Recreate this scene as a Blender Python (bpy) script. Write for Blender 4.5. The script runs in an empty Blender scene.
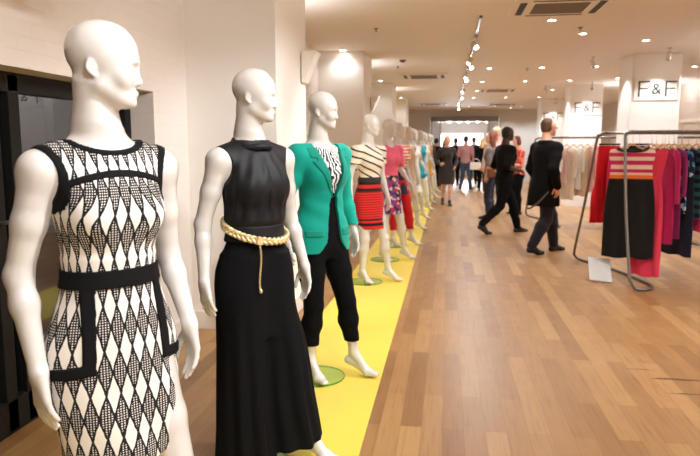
import bpy, bmesh, math, random
import numpy as np
from mathutils import Vector, Matrix
random.seed(7)
PI = math.pi
C = bpy.context.scene.collection

# ------------------------------------------------------------------ objects
def link(name, me, parent=None, mat=None):
    o = bpy.data.objects.new(name, me)
    C.objects.link(o)
    if parent is not None:
        o.parent = parent
    if mat is not None and me is not None:
        for m in (mat if isinstance(mat, (list, tuple)) else [mat]):
            me.materials.append(m)
    return o

def tag(o, label=None, cat=None, group=None, kind=None):
    if label: o['label'] = label
    if cat: o['category'] = cat
    if group: o['group'] = group
    if kind: o['kind'] = kind
    return o

def thing(name, label, cat, loc=(0, 0, 0), rz=0.0, group=None):
    o = bpy.data.objects.new(name, None)
    C.objects.link(o)
    o.empty_display_size = .1
    o.location = loc
    o.rotation_euler = (0, 0, rz)
    return tag(o, label, cat, group)

def copy_tree(o, parent=None):
    c = o.copy()
    C.objects.link(c)
    c.parent = parent
    for ch in list(o.children):
        copy_tree(ch, c)
    return c

def mesh_np(name, V, faces, smooth=True):
    me = bpy.data.meshes.new(name)
    me.from_pydata([tuple(v) for v in V], [], [tuple(f) for f in faces])
    if smooth:
        me.polygons.foreach_set('use_smooth', [True] * len(me.polygons))
    me.update()
    return me

class MB:
    """collects shapes into one mesh"""
    def __init__(s):
        s.bm = bmesh.new()
    def box(s, c, d, bev=0.0, rot=None, mi=0):
        r = bmesh.ops.create_cube(s.bm, size=1)
        vs = r['verts']
        M = Matrix.Translation(c) @ (rot.to_4x4() if rot is not None else Matrix.Identity(4)) @ Matrix.Diagonal((d[0], d[1], d[2], 1))
        bmesh.ops.transform(s.bm, matrix=M, verts=vs)
        fs = list({f for v in vs for f in v.link_faces})
        for f in fs: f.material_index = mi
        if bev > 0:
            es = list({e for v in vs for e in v.link_edges})
            bmesh.ops.bevel(s.bm, geom=es, offset=bev, segments=2, profile=.7, affect='EDGES')
        return s
    def tube(s, pts, r, n=12, closed=False, mi=0, cap=True):
        pts = [Vector(p) for p in pts]
        m = len(pts)
        rr = r if isinstance(r, (list, tuple)) else [r] * m
        rings = []
        up = None
        for i, p in enumerate(pts):
            if closed:
                t = (pts[(i + 1) % m] - pts[i - 1]).normalized()
            else:
                t = (pts[min(i + 1, m - 1)] - pts[max(i - 1, 0)]).normalized()
            if up is None:
                up = Vector((0, 0, 1)) if abs(t.z) < .9 else Vector((1, 0, 0))
            a = (up - t * up.dot(t)).normalized()
            b = t.cross(a)
            up = a
            rings.append([s.bm.verts.new(p + (a * math.cos(2 * PI * k / n) + b * math.sin(2 * PI * k / n)) * rr[i]) for k in range(n)])
        for i in range(m if closed else m - 1):
            A, B = rings[i], rings[(i + 1) % m]
            for k in range(n):
                f = s.bm.faces.new((A[k], A[(k + 1) % n], B[(k + 1) % n], B[k]))
                f.smooth = True
                f.material_index = mi
        if not closed and cap:
            for R in (rings[0][::-1], rings[-1]):
                f = s.bm.faces.new(R)
                f.material_index = mi
        return s
    def lathe(s, prof, c=(0, 0, 0), n=32, mi=0, M=None, smooth=True):
        rings = []
        for r, z in prof:
            ring = []
            for k in range(n):
                p = Vector((r * math.cos(2 * PI * k / n), r * math.sin(2 * PI * k / n), z))
                if M is not None: p = M @ p
                ring.append(s.bm.verts.new(p + Vector(c)))
            rings.append(ring)
        for i in range(len(rings) - 1):
            for k in range(n):
                f = s.bm.faces.new((rings[i][k], rings[i][(k + 1) % n], rings[i + 1][(k + 1) % n], rings[i + 1][k]))
                f.smooth = smooth
                f.material_index = mi
        for R in (rings[0][::-1], rings[-1]):
            f = s.bm.faces.new(R)
            f.material_index = mi
        return s
    def loop_prism(s, poly, z0, z1, mi=0, M=None):
        """extrude a polygon (list of 2-D points) from z0 to z1"""
        a = [Vector((x, y, z0)) for x, y in poly]
        b = [Vector((x, y, z1)) for x, y in poly]
        if M is not None:
            a = [M @ p for p in a]; b = [M @ p for p in b]
        a = [s.bm.verts.new(p) for p in a]; b = [s.bm.verts.new(p) for p in b]
        n = len(a)
        s.bm.faces.new(a[::-1]).material_index = mi
        s.bm.faces.new(b).material_index = mi
        for k in range(n):
            s.bm.faces.new((a[k], a[(k + 1) % n], b[(k + 1) % n], b[k])).material_index = mi
        return s
    def build(s, name, mat=None, parent=None):
        bmesh.ops.recalc_face_normals(s.bm, faces=s.bm.faces)
        me = bpy.data.meshes.new(name)
        s.bm.to_mesh(me)
        s.bm.free()
        return link(name, me, parent, mat)

def smooth_path(pts, n=8):
    """Catmull-Rom through points"""
    P = [Vector(p) for p in pts]
    out = []
    for i in range(len(P) - 1):
        p0 = P[max(i - 1, 0)]; p1 = P[i]; p2 = P[i + 1]; p3 = P[min(i + 2, len(P) - 1)]
        for k in range(n):
            t = k / n
            out.append(.5 * ((2 * p1) + (p2 - p0) * t + (2 * p0 - 5 * p1 + 4 * p2 - p3) * t * t + (3 * p1 - p0 - 3 * p2 + p3) * t ** 3))
    out.append(P[-1])
    return out

# ------------------------------------------------------------------ materials
class NT:
    def __init__(s, name):
        s.m = bpy.data.materials.new(name)
        s.m.use_nodes = True
        s.t = s.m.node_tree
        s.t.nodes.clear()
        s.out = s.t.nodes.new('ShaderNodeOutputMaterial')
    def n(s, typ, **kw):
        nd = s.t.nodes.new(typ)
        for k, v in kw.items(): setattr(nd, k, v)
        return nd
    def set(s, sock, v):
        if hasattr(v, 'is_output') or isinstance(v, bpy.types.NodeSocket):
            s.t.links.new(v, sock)
        elif v is not None:
            if sock.type == 'RGBA' and len(v) == 3: v = (*v, 1)
            sock.default_value = v
    def math(s, op, a, b=0.0, c=None):
        nd = s.n('ShaderNodeMath', operation=op)
        s.set(nd.inputs[0], a); s.set(nd.inputs[1], b)
        if c is not None: s.set(nd.inputs[2], c)
        return nd.outputs[0]
    def mix(s, f, a, b, blend='MIX'):
        nd = s.n('ShaderNodeMix', data_type='RGBA', blend_type=blend)
        s.set(nd.inputs['Factor'], f); s.set(nd.inputs[6], a); s.set(nd.inputs[7], b)
        return nd.outputs[2]
    def uv(s):
        nd = s.n('ShaderNodeUVMap', uv_map='UVMap')
        sp = s.n('ShaderNodeSeparateXYZ')
        s.t.links.new(nd.outputs[0], sp.inputs[0])
        return nd.outputs[0], sp.outputs[0], sp.outputs[1]
    def objc(s):
        nd = s.n('ShaderNodeTexCoord')
        sp = s.n('ShaderNodeSeparateXYZ')
        s.t.links.new(nd.outputs['Object'], sp.inputs[0])
        return nd.outputs['Object'], sp.outputs[0], sp.outputs[1], sp.outputs[2]
    def noise(s, vec, scale, detail=3, rough=.5):
        nd = s.n('ShaderNodeTexNoise')
        if vec is not None: s.t.links.new(vec, nd.inputs['Vector'])
        nd.inputs['Scale'].default_value = scale
        nd.inputs['Detail'].default_value = detail
        nd.inputs['Roughness'].default_value = rough
        return nd.outputs['Fac'], nd.outputs['Color']
    def ramp(s, f, stops, const=False):
        nd = s.n('ShaderNodeValToRGB')
        cr = nd.color_ramp
        cr.interpolation = 'CONSTANT' if const else 'LINEAR'
        while len(cr.elements) > 1: cr.elements.remove(cr.elements[-1])
        cr.elements[0].position = stops[0][0]; cr.elements[0].color = (*stops[0][1], 1)
        for p, c in stops[1:]:
            e = cr.elements.new(p); e.color = (*c, 1)
        s.set(nd.inputs[0], f)
        return nd.outputs[0]
    def bump(s, h, strength=.2, dist=.01):
        nd = s.n('ShaderNodeBump')
        nd.inputs['Strength'].default_value = strength
        nd.inputs['Distance'].default_value = dist
        s.set(nd.inputs['Height'], h)
        return nd.outputs[0]
    def bsdf(s, col, rough=.5, metal=0, spec=.5, coat=0, sheen=0, normal=None, emit=None, estr=0, coat_rough=.05):
        b = s.n('ShaderNodeBsdfPrincipled')
        s.set(b.inputs['Base Color'], col); s.set(b.inputs['Roughness'], rough)
        b.inputs['Metallic'].default_value = metal
        b.inputs['Specular IOR Level'].default_value = spec
        b.inputs['Coat Weight'].default_value = coat
        b.inputs['Coat Roughness'].default_value = coat_rough
        b.inputs['Sheen Weight'].default_value = sheen
        if normal is not None: s.set(b.inputs['Normal'], normal)
        if emit is not None:
            s.set(b.inputs['Emission Color'], emit); b.inputs['Emission Strength'].default_value = estr
        s.t.links.new(b.outputs[0], s.out.inputs[0])
        return s.m

def srgb(r, g, b):
    f = lambda c: (c / 255 / 12.92) if c / 255 <= .04045 else ((c / 255 + .055) / 1.055) ** 2.4
    return (f(r), f(g), f(b))

def plain(name, col, rough=.5, **kw):
    t = NT(name)
    v = t.objc()[0]
    f, _ = t.noise(v, kw.pop('nscale', 14), 4)
    amt = kw.pop('var', .06)
    col = t.mix(f, tuple(c * (1 - amt) for c in col), tuple(min(1, c * (1 + amt)) for c in col))
    bs = kw.pop('bump', 0)
    if bs:
        kw['normal'] = t.bump(t.noise(v, kw.pop('bscale', 60), 3)[0], bs, .004)
    else:
        kw.pop('bscale', None)
    return t.bsdf(col, rough, **kw)

def fabric(name, col, rough=.85, sheen=.15, bscale=500, bs=.15, var=.08):
    return plain(name, col, rough, sheen=sheen, bump=bs, bscale=bscale, var=var, spec=.25)

def stripes(name, stops, z0, z1, tilt=0.0, rough=.8, wob=0.0):
    """bands of cloth colour down a garment, by its height"""
    t = NT(name)
    v, u, w = t.uv()
    if tilt: w = t.math('ADD', w, t.math('MULTIPLY', u, tilt))
    if wob: w = t.math('ADD', w, t.math('MULTIPLY', t.math('SUBTRACT', t.noise(v, 9)[0], .5), wob))
    f = t.math('DIVIDE', t.math('SUBTRACT', w, z0), z1 - z0)
    col = t.ramp(f, stops, True)
    return t.bsdf(col, rough, spec=.25, sheen=.1, normal=t.bump(t.noise(v, 400)[0], .1, .003))

def band_repeat(name, ca, cb, period, frac, tilt=0.0, wob=0.0, rough=.8):
    t = NT(name)
    v, u, w = t.uv()
    if tilt: w = t.math('ADD', w, t.math('MULTIPLY', u, tilt))
    if wob: w = t.math('ADD', w, t.math('MULTIPLY', t.math('SUBTRACT', t.noise(v, 7)[0], .5), wob))
    f = t.math('LESS_THAN', t.math('FRACT', t.math('DIVIDE', w, period)), frac)
    return t.bsdf(t.mix(f, ca, cb), rough, spec=.25, sheen=.1)

def blotch(name, cols, scale, rough=.8):
    t = NT(name)
    v = t.objc()[0]
    vo = t.n('ShaderNodeTexVoronoi')
    vo.inputs['Scale'].default_value = scale
    t.t.links.new(v, vo.inputs['Vector'])
    sp = t.n('ShaderNodeSeparateColor')
    t.t.links.new(vo.outputs['Color'], sp.inputs[0])
    n = len(cols)
    return t.bsdf(t.ramp(sp.outputs[0], [(i / n, c) for i, c in enumerate(cols)], True), rough, spec=.25)

def glassy(name, tint, refl=1.0, rough=.01, ior=1.45):
    t = NT(name)
    tr = t.n('ShaderNodeBsdfTransparent'); tr.inputs[0].default_value = (*tint, 1)
    gl = t.n('ShaderNodeBsdfGlossy'); gl.inputs['Roughness'].default_value = rough
    gl.inputs['Color'].default_value = (refl, refl, refl, 1)
    fr = t.n('ShaderNodeFresnel'); fr.inputs[0].default_value = ior
    mx = t.n('ShaderNodeMixShader')
    ge = t.n('ShaderNodeNewGeometry')
    fac = t.math('MULTIPLY', fr.outputs[0], t.math('SUBTRACT', 1, ge.outputs['Backfacing']))
    t.t.links.new(fac, mx.inputs[0]); t.t.links.new(tr.outputs[0], mx.inputs[1]); t.t.links.new(gl.outputs[0], mx.inputs[2])
    t.t.links.new(mx.outputs[0], t.out.inputs[0])
    return t.m

def emissive(name, col, s):
    t = NT(name)
    e = t.n('ShaderNodeEmission'); e.inputs[0].default_value = (*col, 1); e.inputs[1].default_value = s
    t.t.links.new(e.outputs[0], t.out.inputs[0])
    return t.m

# ------------------------------------------------------------------ signed-distance modelling
def rotz(a): c, s = math.cos(a), math.sin(a); return np.array([[c, -s, 0], [s, c, 0], [0, 0, 1.]])
def rotx(a): c, s = math.cos(a), math.sin(a); return np.array([[1., 0, 0], [0, c, -s], [0, s, c]])
def roty(a): c, s = math.cos(a), math.sin(a); return np.array([[c, 0, s], [0, 1., 0], [-s, 0, c]])
def unit(v): v = np.asarray(v, float); return v / np.linalg.norm(v)

class Cap:
    def __init__(s, a, b, ra, rb): s.a, s.b, s.ra, s.rb = np.array(a, float), np.array(b, float), ra, rb
    def grow(s, o): return Cap(s.a, s.b, s.ra + o, s.rb + o)
    def xf(s, R, t, k=1.0): return Cap(R @ s.a * k + t, R @ s.b * k + t, s.ra * k, s.rb * k)
    def bounds(s): r = max(s.ra, s.rb); return np.minimum(s.a, s.b) - r, np.maximum(s.a, s.b) + r
    def d(s, P):
        ab = s.b - s.a
        t = np.clip(((P - s.a) @ ab) / max(ab @ ab, 1e-9), 0, 1)
        return np.linalg.norm(P - s.a - t[..., None] * ab, axis=-1) - (s.ra + (s.rb - s.ra) * t)

class Ell:
    def __init__(s, c, r, R=None): s.c, s.r, s.R = np.array(c, float), np.array(r, float), np.eye(3) if R is None else R
    def grow(s, o): return Ell(s.c, s.r + o, s.R)
    def xf(s, R, t, k=1.0): return Ell(R @ s.c * k + t, s.r * k, R @ s.R)
    def bounds(s): m = s.r.max(); return s.c - m, s.c + m
    def d(s, P):
        q = (P - s.c) @ s.R
        k0 = np.linalg.norm(q / s.r, axis=-1); k1 = np.linalg.norm(q / (s.r * s.r), axis=-1)
        return k0 * (k0 - 1) / np.maximum(k1, 1e-6)

def cr_interp(zs, vals, z):
    """Catmull-Rom interpolation, columns of vals at knots zs"""
    i = np.clip(np.searchsorted(zs, z) - 1, 0, len(zs) - 2)
    m = np.gradient(vals, zs, axis=0)
    h = (zs[i + 1] - zs[i]); t = np.clip((z - zs[i]) / h, 0, 1)
    t2, t3 = t * t, t * t * t
    sh = (..., None)
    return ((2 * t3 - 3 * t2 + 1)[sh] * vals[i] + ((t3 - 2 * t2 + t) * h)[sh] * m[i] + (-2 * t3 + 3 * t2)[sh] * vals[i + 1] + ((t3 - t2) * h)[sh] * m[i + 1])

class Loft:
    """rows: z, half-width, front depth, back depth, cx, cy"""
    def __init__(s, rows, wr=None, p=2.0, o=0.0):
        rows = sorted([tuple(r) + (0.0,) * (6 - len(r)) for r in rows])
        s.T = np.array(rows, float); s.wr, s.p, s.o = wr, p, o
    def grow(s, o): return Loft([tuple(r) for r in s.T], s.wr, s.p, s.o + o)
    def bounds(s):
        T = s.T; m = T[:, 1].max() + s.o + .03
        return (np.array([T[:, 4].min() - m, (T[:, 5] - T[:, 2]).min() - s.o - .03, T[0, 0]]),
                np.array([T[:, 4].max() + m, (T[:, 5] + T[:, 3]).max() + s.o + .03, T[-1, 0]]))
    def d(s, P):
        shp = P.shape[:-1]
        z = P[..., 2]
        # rows depend on z alone: evaluate on the z axis of the block
        zz = P[0, 0, :, 2] if P.ndim == 4 else z
        V = cr_interp(s.T[:, 0], s.T[:, 1:], zz)
        if P.ndim == 4: V = V[None, None]
        x = P[..., 0] - V[..., 3]; y = P[..., 1] - V[..., 4]
        a = V[..., 0] + s.o; b = np.where(y < 0, V[..., 1], V[..., 2]) + s.o
        if s.p == 2.0: q = np.sqrt((x / a) ** 2 + (y / b) ** 2)
        else: q = (np.abs(x / a) ** s.p + np.abs(y / b) ** s.p) ** (1 / s.p)
        # distance estimate with gradient of q
        g = np.sqrt((x / (a * a)) ** 2 + (y / (b * b)) ** 2) / np.maximum(q, 1e-4)
        d = (q - 1) / np.maximum(g, 1e-3)
        d = np.where(q < .3, -np.minimum(a, b) * .7, d)
        if s.wr is not None: d = d - s.wr(np.arctan2(x / a, -y / b), z)
        return np.maximum(d, np.maximum(z - s.T[-1, 0], s.T[0, 0] - z))

class Field:
    def __init__(s, lo, hi, h):
        s.lo = np.array(lo, float); s.h = h
        s.n = np.ceil((np.array(hi, float) - s.lo) / h).astype(int) + 1
        s.F = np.full(s.n, .3, np.float32)
    def block(s, lo, hi):
        i0 = np.clip(np.floor((lo - s.lo) / s.h).astype(int), 0, s.n)
        i1 = np.clip(np.ceil((hi - s.lo) / s.h).astype(int) + 1, 0, s.n)
        if (i1 <= i0).any(): return None, None
        g = np.meshgrid(*[s.lo[k] + s.h * np.arange(i0[k], i1[k]) for k in range(3)], indexing='ij')
        return tuple(slice(a, b) for a, b in zip(i0, i1)), np.stack(g, -1)
    def add(s, pr, k=.02, sub=False):
        lo, hi = pr.bounds(); m = k + 3.5 * s.h
        sl, P = s.block(lo - m, hi + m)
        if sl is None: return
        d = pr.d(P); A = s.F[sl]
        if sub: A, d = -A, d
        hh = np.clip(.5 + .5 * (d - A) / k, 0, 1)
        r = d * (1 - hh) + A * hh - k * hh * (1 - hh)
        s.F[sl] = -r if sub else r
    def cut(s, f):
        sl, P = s.block(s.lo, s.lo + s.h * s.n)
        s.F = np.maximum(s.F, f(P[..., 0], P[..., 1], P[..., 2])).astype(np.float32)
    def mesh(s):
        F = s.F; S = F < 0
        nx, ny, nz = F.shape
        cnt = np.zeros((nx - 1, ny - 1, nz - 1), np.int8)
        offs = [(i, j, k) for i in (0, 1) for j in (0, 1) for k in (0, 1)]
        for i, j, k in offs: cnt += S[i:nx - 1 + i, j:ny - 1 + j, k:nz - 1 + k]
        act = (cnt > 0) & (cnt < 8)
        idx = np.argwhere(act)
        ids = np.full(act.shape, -1, np.int64); ids[act] = np.arange(len(idx))
        acc = np.zeros((len(idx), 3)); num = np.zeros(len(idx))
        for a in offs:
            for ax in range(3):
                if a[ax]: continue
                b = list(a); b[ax] = 1
                fa = F[tuple((idx + a).T)]; fb = F[tuple((idx + b).T)]
                cr = (fa < 0) != (fb < 0)
                t = np.where(cr, fa / np.where(cr, fa - fb, 1), 0)
                p = np.tile(np.array(a, float), (len(idx), 1)); p[:, ax] = t
                acc += p * cr[:, None]; num += cr
        V = s.lo + s.h * (idx + acc / num[:, None])
        Q = []
        for ax in range(3):
            A = [slice(None)] * 3; B = [slice(None)] * 3
            A[ax] = slice(0, -1); B[ax] = slice(1, None)
            sa, sb = S[tuple(A)], S[tuple(B)]
            e = np.argwhere(sa != sb)
            u, w = (ax + 1) % 3, (ax + 2) % 3
            ok = (e[:, u] > 0) & (e[:, w] > 0) & (e[:, u] < F.shape[u] - 1) & (e[:, w] < F.shape[w] - 1)
            e = e[ok]
            ins = sa[tuple(e.T)]
            def g(du, dw):
                c = e.copy(); c[:, u] -= du; c[:, w] -= dw
                return ids[tuple(c.T)]
            q = np.stack([g(1, 1), g(0, 1), g(0, 0), g(1, 0)], 1)
            q[~ins] = q[~ins][:, ::-1]
            Q.append(q)
        return V, np.concatenate(Q)

def relax(V, Q, it=2, lam=.5):
    e = np.concatenate([Q[:, [0, 1]], Q[:, [1, 2]], Q[:, [2, 3]], Q[:, [3, 0]]])
    n = len(V)
    deg = np.bincount(e[:, 0], minlength=n) + np.bincount(e[:, 1], minlength=n)
    for k in range(it):
        for l in (lam, -lam * 1.03):
            acc = np.stack([np.bincount(e[:, 0], V[e[:, 1], i], n) + np.bincount(e[:, 1], V[e[:, 0], i], n) for i in range(3)], 1)
            V = V + l * (acc / deg[:, None] - V)
    return V

def sdf_mesh(name, prims, h, cuts=(), subs=(), R=.135, axis=None, rel=2, planar=None):
    """one smooth skin over all primitives; UV = (angle about the body axis * R, height)"""
    los, his = zip(*[p.bounds() for p, k in prims])
    f = Field(np.min(los, 0) - .03, np.max(his, 0) + .03, h)
    for p, k in prims: f.add(p, k)
    for p, k in subs: f.add(p, k, True)
    for c in cuts: f.cut(c)
    V, Q = f.mesh()
    if rel: V = relax(V, Q, rel)
    me = bpy.data.meshes.new(name)
    nf = len(Q)
    me.vertices.add(len(V)); me.vertices.foreach_set('co', V.astype(np.float32).ravel())
    me.loops.add(4 * nf); me.loops.foreach_set('vertex_index', Q.astype(np.int32).ravel())
    me.polygons.add(nf)
    me.polygons.foreach_set('loop_start', np.arange(0, 4 * nf, 4, dtype=np.int32))
    me.polygons.foreach_set('use_smooth', np.ones(nf, bool))
    cx, cy = axis if axis is not None else (0, 0)
    ph = np.arctan2(V[:, 0] - cx, -(V[:, 1] - cy) * 1.35)
    pu = ph[Q]
    pu = np.where((pu.max(1) - pu.min(1))[:, None] > PI, np.where(pu < 0, pu + 2 * PI, pu), pu)
    uu = pu * R
    if planar is not None:
        z_ = V[Q][..., 2]
        k = np.clip((z_ - planar[0]) / (planar[1] - planar[0]), 0, 1); k = k * k * (3 - 2 * k)
        uu = uu * (1 - k) + V[Q][..., 0] * 1.22 * k
    uv = np.stack([uu, V[Q][..., 2]], -1)
    me.update(calc_edges=True)
    me.validate()
    l = me.uv_layers.new(name='UVMap')
    l.data.foreach_set('uv', uv.astype(np.float32).ravel())
    me.update()
    return me
# ------------------------------------------------------------------ figures
FEM = [(.80, .135, .080, .085, 0, .005), (.86, .158, .090, .105, 0, .0), (.92, .172, .094, .120, 0, .0), (.98, .168, .093, .112, 0, 0), (1.04, .148, .090, .092, 0, 0),
       (1.10, .126, .086, .078, 0, 0), (1.16, .115, .084, .070, 0, 0), (1.22, .121, .090, .076, 0, 0), (1.28, .130, .097, .088, 0, 0), (1.34, .138, .099, .096, 0, 0),
       (1.40, .146, .092, .096, 0, .003), (1.44, .146, .078, .088, 0, .008), (1.475, .115, .064, .074, 0, .014), (1.50, .075, .055, .062, 0, .02), (1.53, .05, .05, .05, 0, .024)]
MALE = [(.80, .140, .085, .090, 0, 0), (.86, .162, .098, .110, 0, 0), (.92, .168, .100, .112, 0, 0), (1.0, .158, .104, .098, 0, 0), (1.08, .152, .106, .090, 0, 0),
        (1.16, .156, .108, .095, 0, 0), (1.26, .172, .112, .108, 0, 0), (1.34, .182, .110, .114, 0, 0), (1.40, .184, .098, .108, 0, .005), (1.44, .172, .080, .094, 0, .01),
        (1.475, .125, .066, .078, 0, .016), (1.50, .080, .058, .066, 0, .022), (1.53, .056, .054, .054, 0, .026)]

def hand_prims(w, d, n, sgn, curl=.35, sc=1.0, spread=.05, thumb_in=.3):
    """w wrist, d finger direction, n palm-facing direction, thumb on the side  d x n * sgn"""
    w = np.array(w, float); d = unit(d); n = unit(np.array(n, float) - d * np.dot(n, d)); s = np.cross(d, n) * sgn
    P = []
    pl = .082 * sc
    offs = (.027, .009, -.009, -.0255); lens = (.072, .080, .074, .058); plen = (pl, pl * 1.03, pl * .99, pl * .92)
    for o, L, q in zip(offs, lens, plen):
        L *= sc
        k0 = w + d * q + s * o * sc
        P.append((Cap(w + d * .012 + s * o * .55 * sc, k0, .0145 * sc, .0105 * sc), .012))
        a = .12 + curl * .4; p = k0; dd = d + s * spread * o * 40
        rad = .0092 * sc
        for fr, da in ((.45, 0), (.31, curl * 1.1), (.24, curl * .7)):
            a += da
            v = unit(dd) * math.cos(a) + n * math.sin(a)
            e = p + v * L * fr
            P.append((Cap(p, e, rad, rad * .88), .004)); p = e; rad *= .88
    b = w + d * .018 * sc + s * .018 * sc
    t1 = b + (d * .62 + s * .62 + n * thumb_in) * .042 * sc
    t2 = t1 + (d * .85 + s * .3 + n * thumb_in) * .032 * sc
    t3 = t2 + (d * .95 + s * .1 + n * thumb_in) * .026 * sc
    P += [(Cap(b, t1, .015 * sc, .011 * sc), .012), (Cap(t1, t2, .0105 * sc, .0095 * sc), .005), (Cap(t2, t3, .0095 * sc, .008 * sc), .004)]
    return P

def head_prims(male=False):
    m = 1.07 if male else 1.0
    P = [(Ell((0, .026, .152), (.071 * m, .084, .082)), .02), (Ell((0, -.019, .134), (.061 * m, .067, .084)), .04), (Ell((0, -.022, .072), (.046 * m, .054, .060)), .03),
         (Ell((0, -.040, .036), (.026 * m, .034, .030)), .025), (Cap((0, -.070, .014), (0, -.064, .018), .0115 * m, .013), .02),
         (Cap((-.040, .006, .056), (-.018, -.05, .022), .013, .011), .03), (Cap((.040, .006, .056), (.018, -.05, .022), .013, .011), .03),
         (Cap((-.026, -.072, .124), (.026, -.072, .124), .010, .010), .025),
         (Ell((-.034, -.056, .078), (.018, .018, .020)), .025), (Ell((.034, -.056, .078), (.018, .018, .020)), .025)]
    S = [(Ell((-.028, -.090, .104), (.020, .016, .0125)), .016), (Ell((.028, -.090, .104), (.020, .016, .0125)), .016)]
    D = [(Ell((-.028, -.0695, .102), (.0165, .0125, .0095)), .006), (Ell((.028, -.0695, .102), (.0165, .0125, .0095)), .006),
         (Cap((0, -.076, .114), (0, -.089, .078), .0055, .0070), .014), (Ell((0, -.0895, .073), (.0095, .0095, .0075)), .008),
         (Ell((-.008, -.083, .069), (.006, .008, .006)), .006), (Ell((.008, -.083, .069), (.006, .008, .006)), .006),
         (Ell((0, -.0785, .0455), (.0180, .0085, .005)), .006), (Ell((0, -.0770, .0370), (.0150, .0090, .0058)), .006)]
    for sg in (-1, 1):
        R = rotz(sg * -.25) @ rotx(-.15)
        D += [(Ell((sg * .0705, .026, .100), (.0060, .0125, .0205), R), .008), (Cap((sg * .0695, .020, .084), (sg * .068, .017, .080), .005, .0045), .008)]
    E = [(Ell((sg * .0785, .023, .103), (.0065, .0065, .011)), .006) for sg in (-1, 1)]
    return P, S, D, E

class Body:
    def __init__(s, male=False, **q):
        s.male = male
        s.tab = MALE if male else FEM
        s.q = q
        sh = .195 if male else .168
        g = lambda k, v: np.array(q.get(k, v), float)
        lean = q.get('lean', (0, 0))           # shift of the shoulders relative to the hips, per metre
        sx = lambda z: np.array([lean[0] * max(0, z - .95), lean[1] * max(0, z - .95), 0])
        s.rows = [(z, a, f, b, cx + sx(z)[0], cy + sx(z)[1]) for z, a, f, b, cx, cy in s.tab]
        s.G = {}
        tor = [(Loft(s.rows), .03)]
        if not male:
            for sg in (-1, 1): tor.append((Ell((sg * .062 + sx(1.32)[0], -.066 + sx(1.32)[1], 1.315), (.056, .046, .056)), .045))
            for sg in (-1, 1): tor.append((Ell((sg * .075, .055, .93), (.085, .075, .085)), .05))
        else:
            for sg in (-1, 1): tor.append((Ell((sg * .085 + sx(1.34)[0], -.065 + sx(1.34)[1], 1.335), (.085, .05, .06)), .04))
        s.G['torso'] = tor
        s.sh = {}
        t = 1.12 if male else 1.0
        for sd, sg in (('R', -1), ('L', 1)):
            S = np.array([sg * sh, .012, 1.435]) + sx(1.435)
            s.sh[sd] = S
            E_ = g('elbow' + sd, (sg * (sh + .065), .05, 1.15)); W = g('wrist' + sd, (sg * (sh + .085), -.01, .915))
            nk = np.array([sg * .05, .02, 1.475]) + sx(1.47)
            s.G['sh' + sd] = [(Cap(nk, S, .045, .050 * t), .035)]
            U = S + (E_ - S) * .5
            s.G['arm' + sd] = [(Cap(S, U, .049 * t, .041 * t), .03), (Cap(U, E_, .041 * t, .034 * t), .02), (Cap(E_, E_ + (W - E_) * .3, .034 * t, .0335 * t), .02),
                               (Cap(E_ + (W - E_) * .3, W, .0335 * t, .0225 * t), .02)]
            hd = q.get('hand' + sd, (0, -.12, -1)); hn = q.get('palm' + sd, (-sg, 0.1, 0))
            s.G['hand' + sd] = [(Cap(W, W + unit(hd) * .02, .0225 * t, .019 * t), .012)] + hand_prims(W, hd, hn, -sg if q.get('flip' + sd) else sg, q.get('curl' + sd, .35), 1.08 if male else 1.0)
            hip = np.array([sg * .085, 0, .90]); K = g('knee' + sd, (sg * .08, -.02, .50)); A = g('ankle' + sd, (sg * .075, .02, .12))
            u = unit(A - K)
            M = hip + (K - hip) * .5
            s.G['leg' + sd] = [(Cap(hip, M, .088, .070), .03), (Cap(M, K, .070, .050), .02), (Cap(K, K + u * .12, .049, .052), .02), (Cap(K + u * .13 + np.array([0, .012, 0]), A - u * .10, .053, .033), .03), (Cap(A - u * .12, A, .036, .030), .02)]
            fd = unit(np.array([*q.get('toe' + sd, (sg * .12, -1)), 0.]))
            heel = A[2] - .055
            bz = q.get('ball' + sd, .026)
            B_ = np.array([A[0], A[1], 0]) + fd * (.125 - max(0, heel - .02) * .25); B_[2] = bz
            H_ = A - fd * .035; H_[2] = max(heel, .03)
            T_ = B_ + fd * .065; T_[2] = max(bz - .006, .018)
            ff = .95 if not male else 1.05
            px = np.array([fd[1], -fd[0], 0.])
            s.G['foot' + sd] = [(Cap(H_, H_ + fd * .02, .029, .029), .02), (Cap(A, B_, .030, .023), .025), (Cap(H_, B_, .024, .022), .02), (Cap(B_ - px * .014, B_ + px * .014, .022, .022), .015),
                                (Cap(B_ - px * .013, T_ - px * .010 + 0, .020, .0145), .012), (Cap(B_ + px * .013, T_ + px * .010, .020, .0145), .012)]
            s.G['foot' + sd] = [(p, k) for p, k in s.G['foot' + sd]]
            setattr(s, 'A' + sd, A); setattr(s, 'K' + sd, K); setattr(s, 'W' + sd, W); setattr(s, 'E' + sd, E_)
        # head
        s.hp = np.array([0, -.022, 1.600]) + sx(1.59) + np.array(q.get('headoff', (0, 0, 0)))
        s.hR = rotz(q.get('hyaw', 0)) @ rotx(q.get('htilt', 0))
        a, b, c, e = head_prims(male)
        hk = 1.0 if male else q.get('hscale', .955)
        X = lambda L: [(p.xf(s.hR, s.hp, hk), k) for p, k in L]
        s.H = [X(a), X(b), X(c), X(e)]
        neck0 = np.array([0, .032, 1.45]) + sx(1.45)
        r = .062 if male else .055
        nt = s.hR @ np.array([0, .034, .06]) + s.hp
        s.G['neck'] = [(Cap(neck0, neck0 * .45 + nt * .55, r * 1.22, r * .98), .05), (Cap(neck0 * .45 + nt * .55, nt, r * .98, r * .94), .03)]
    def prims(s, *names, o=0.0):
        out = []
        for n in names:
            for p, k in s.G[n]: out.append((p.grow(o) if o else p, k))
        return out
    ALL = ('torso', 'shR', 'shL', 'armR', 'armL', 'legR', 'legL', 'footR', 'footL', 'neck')
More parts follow.
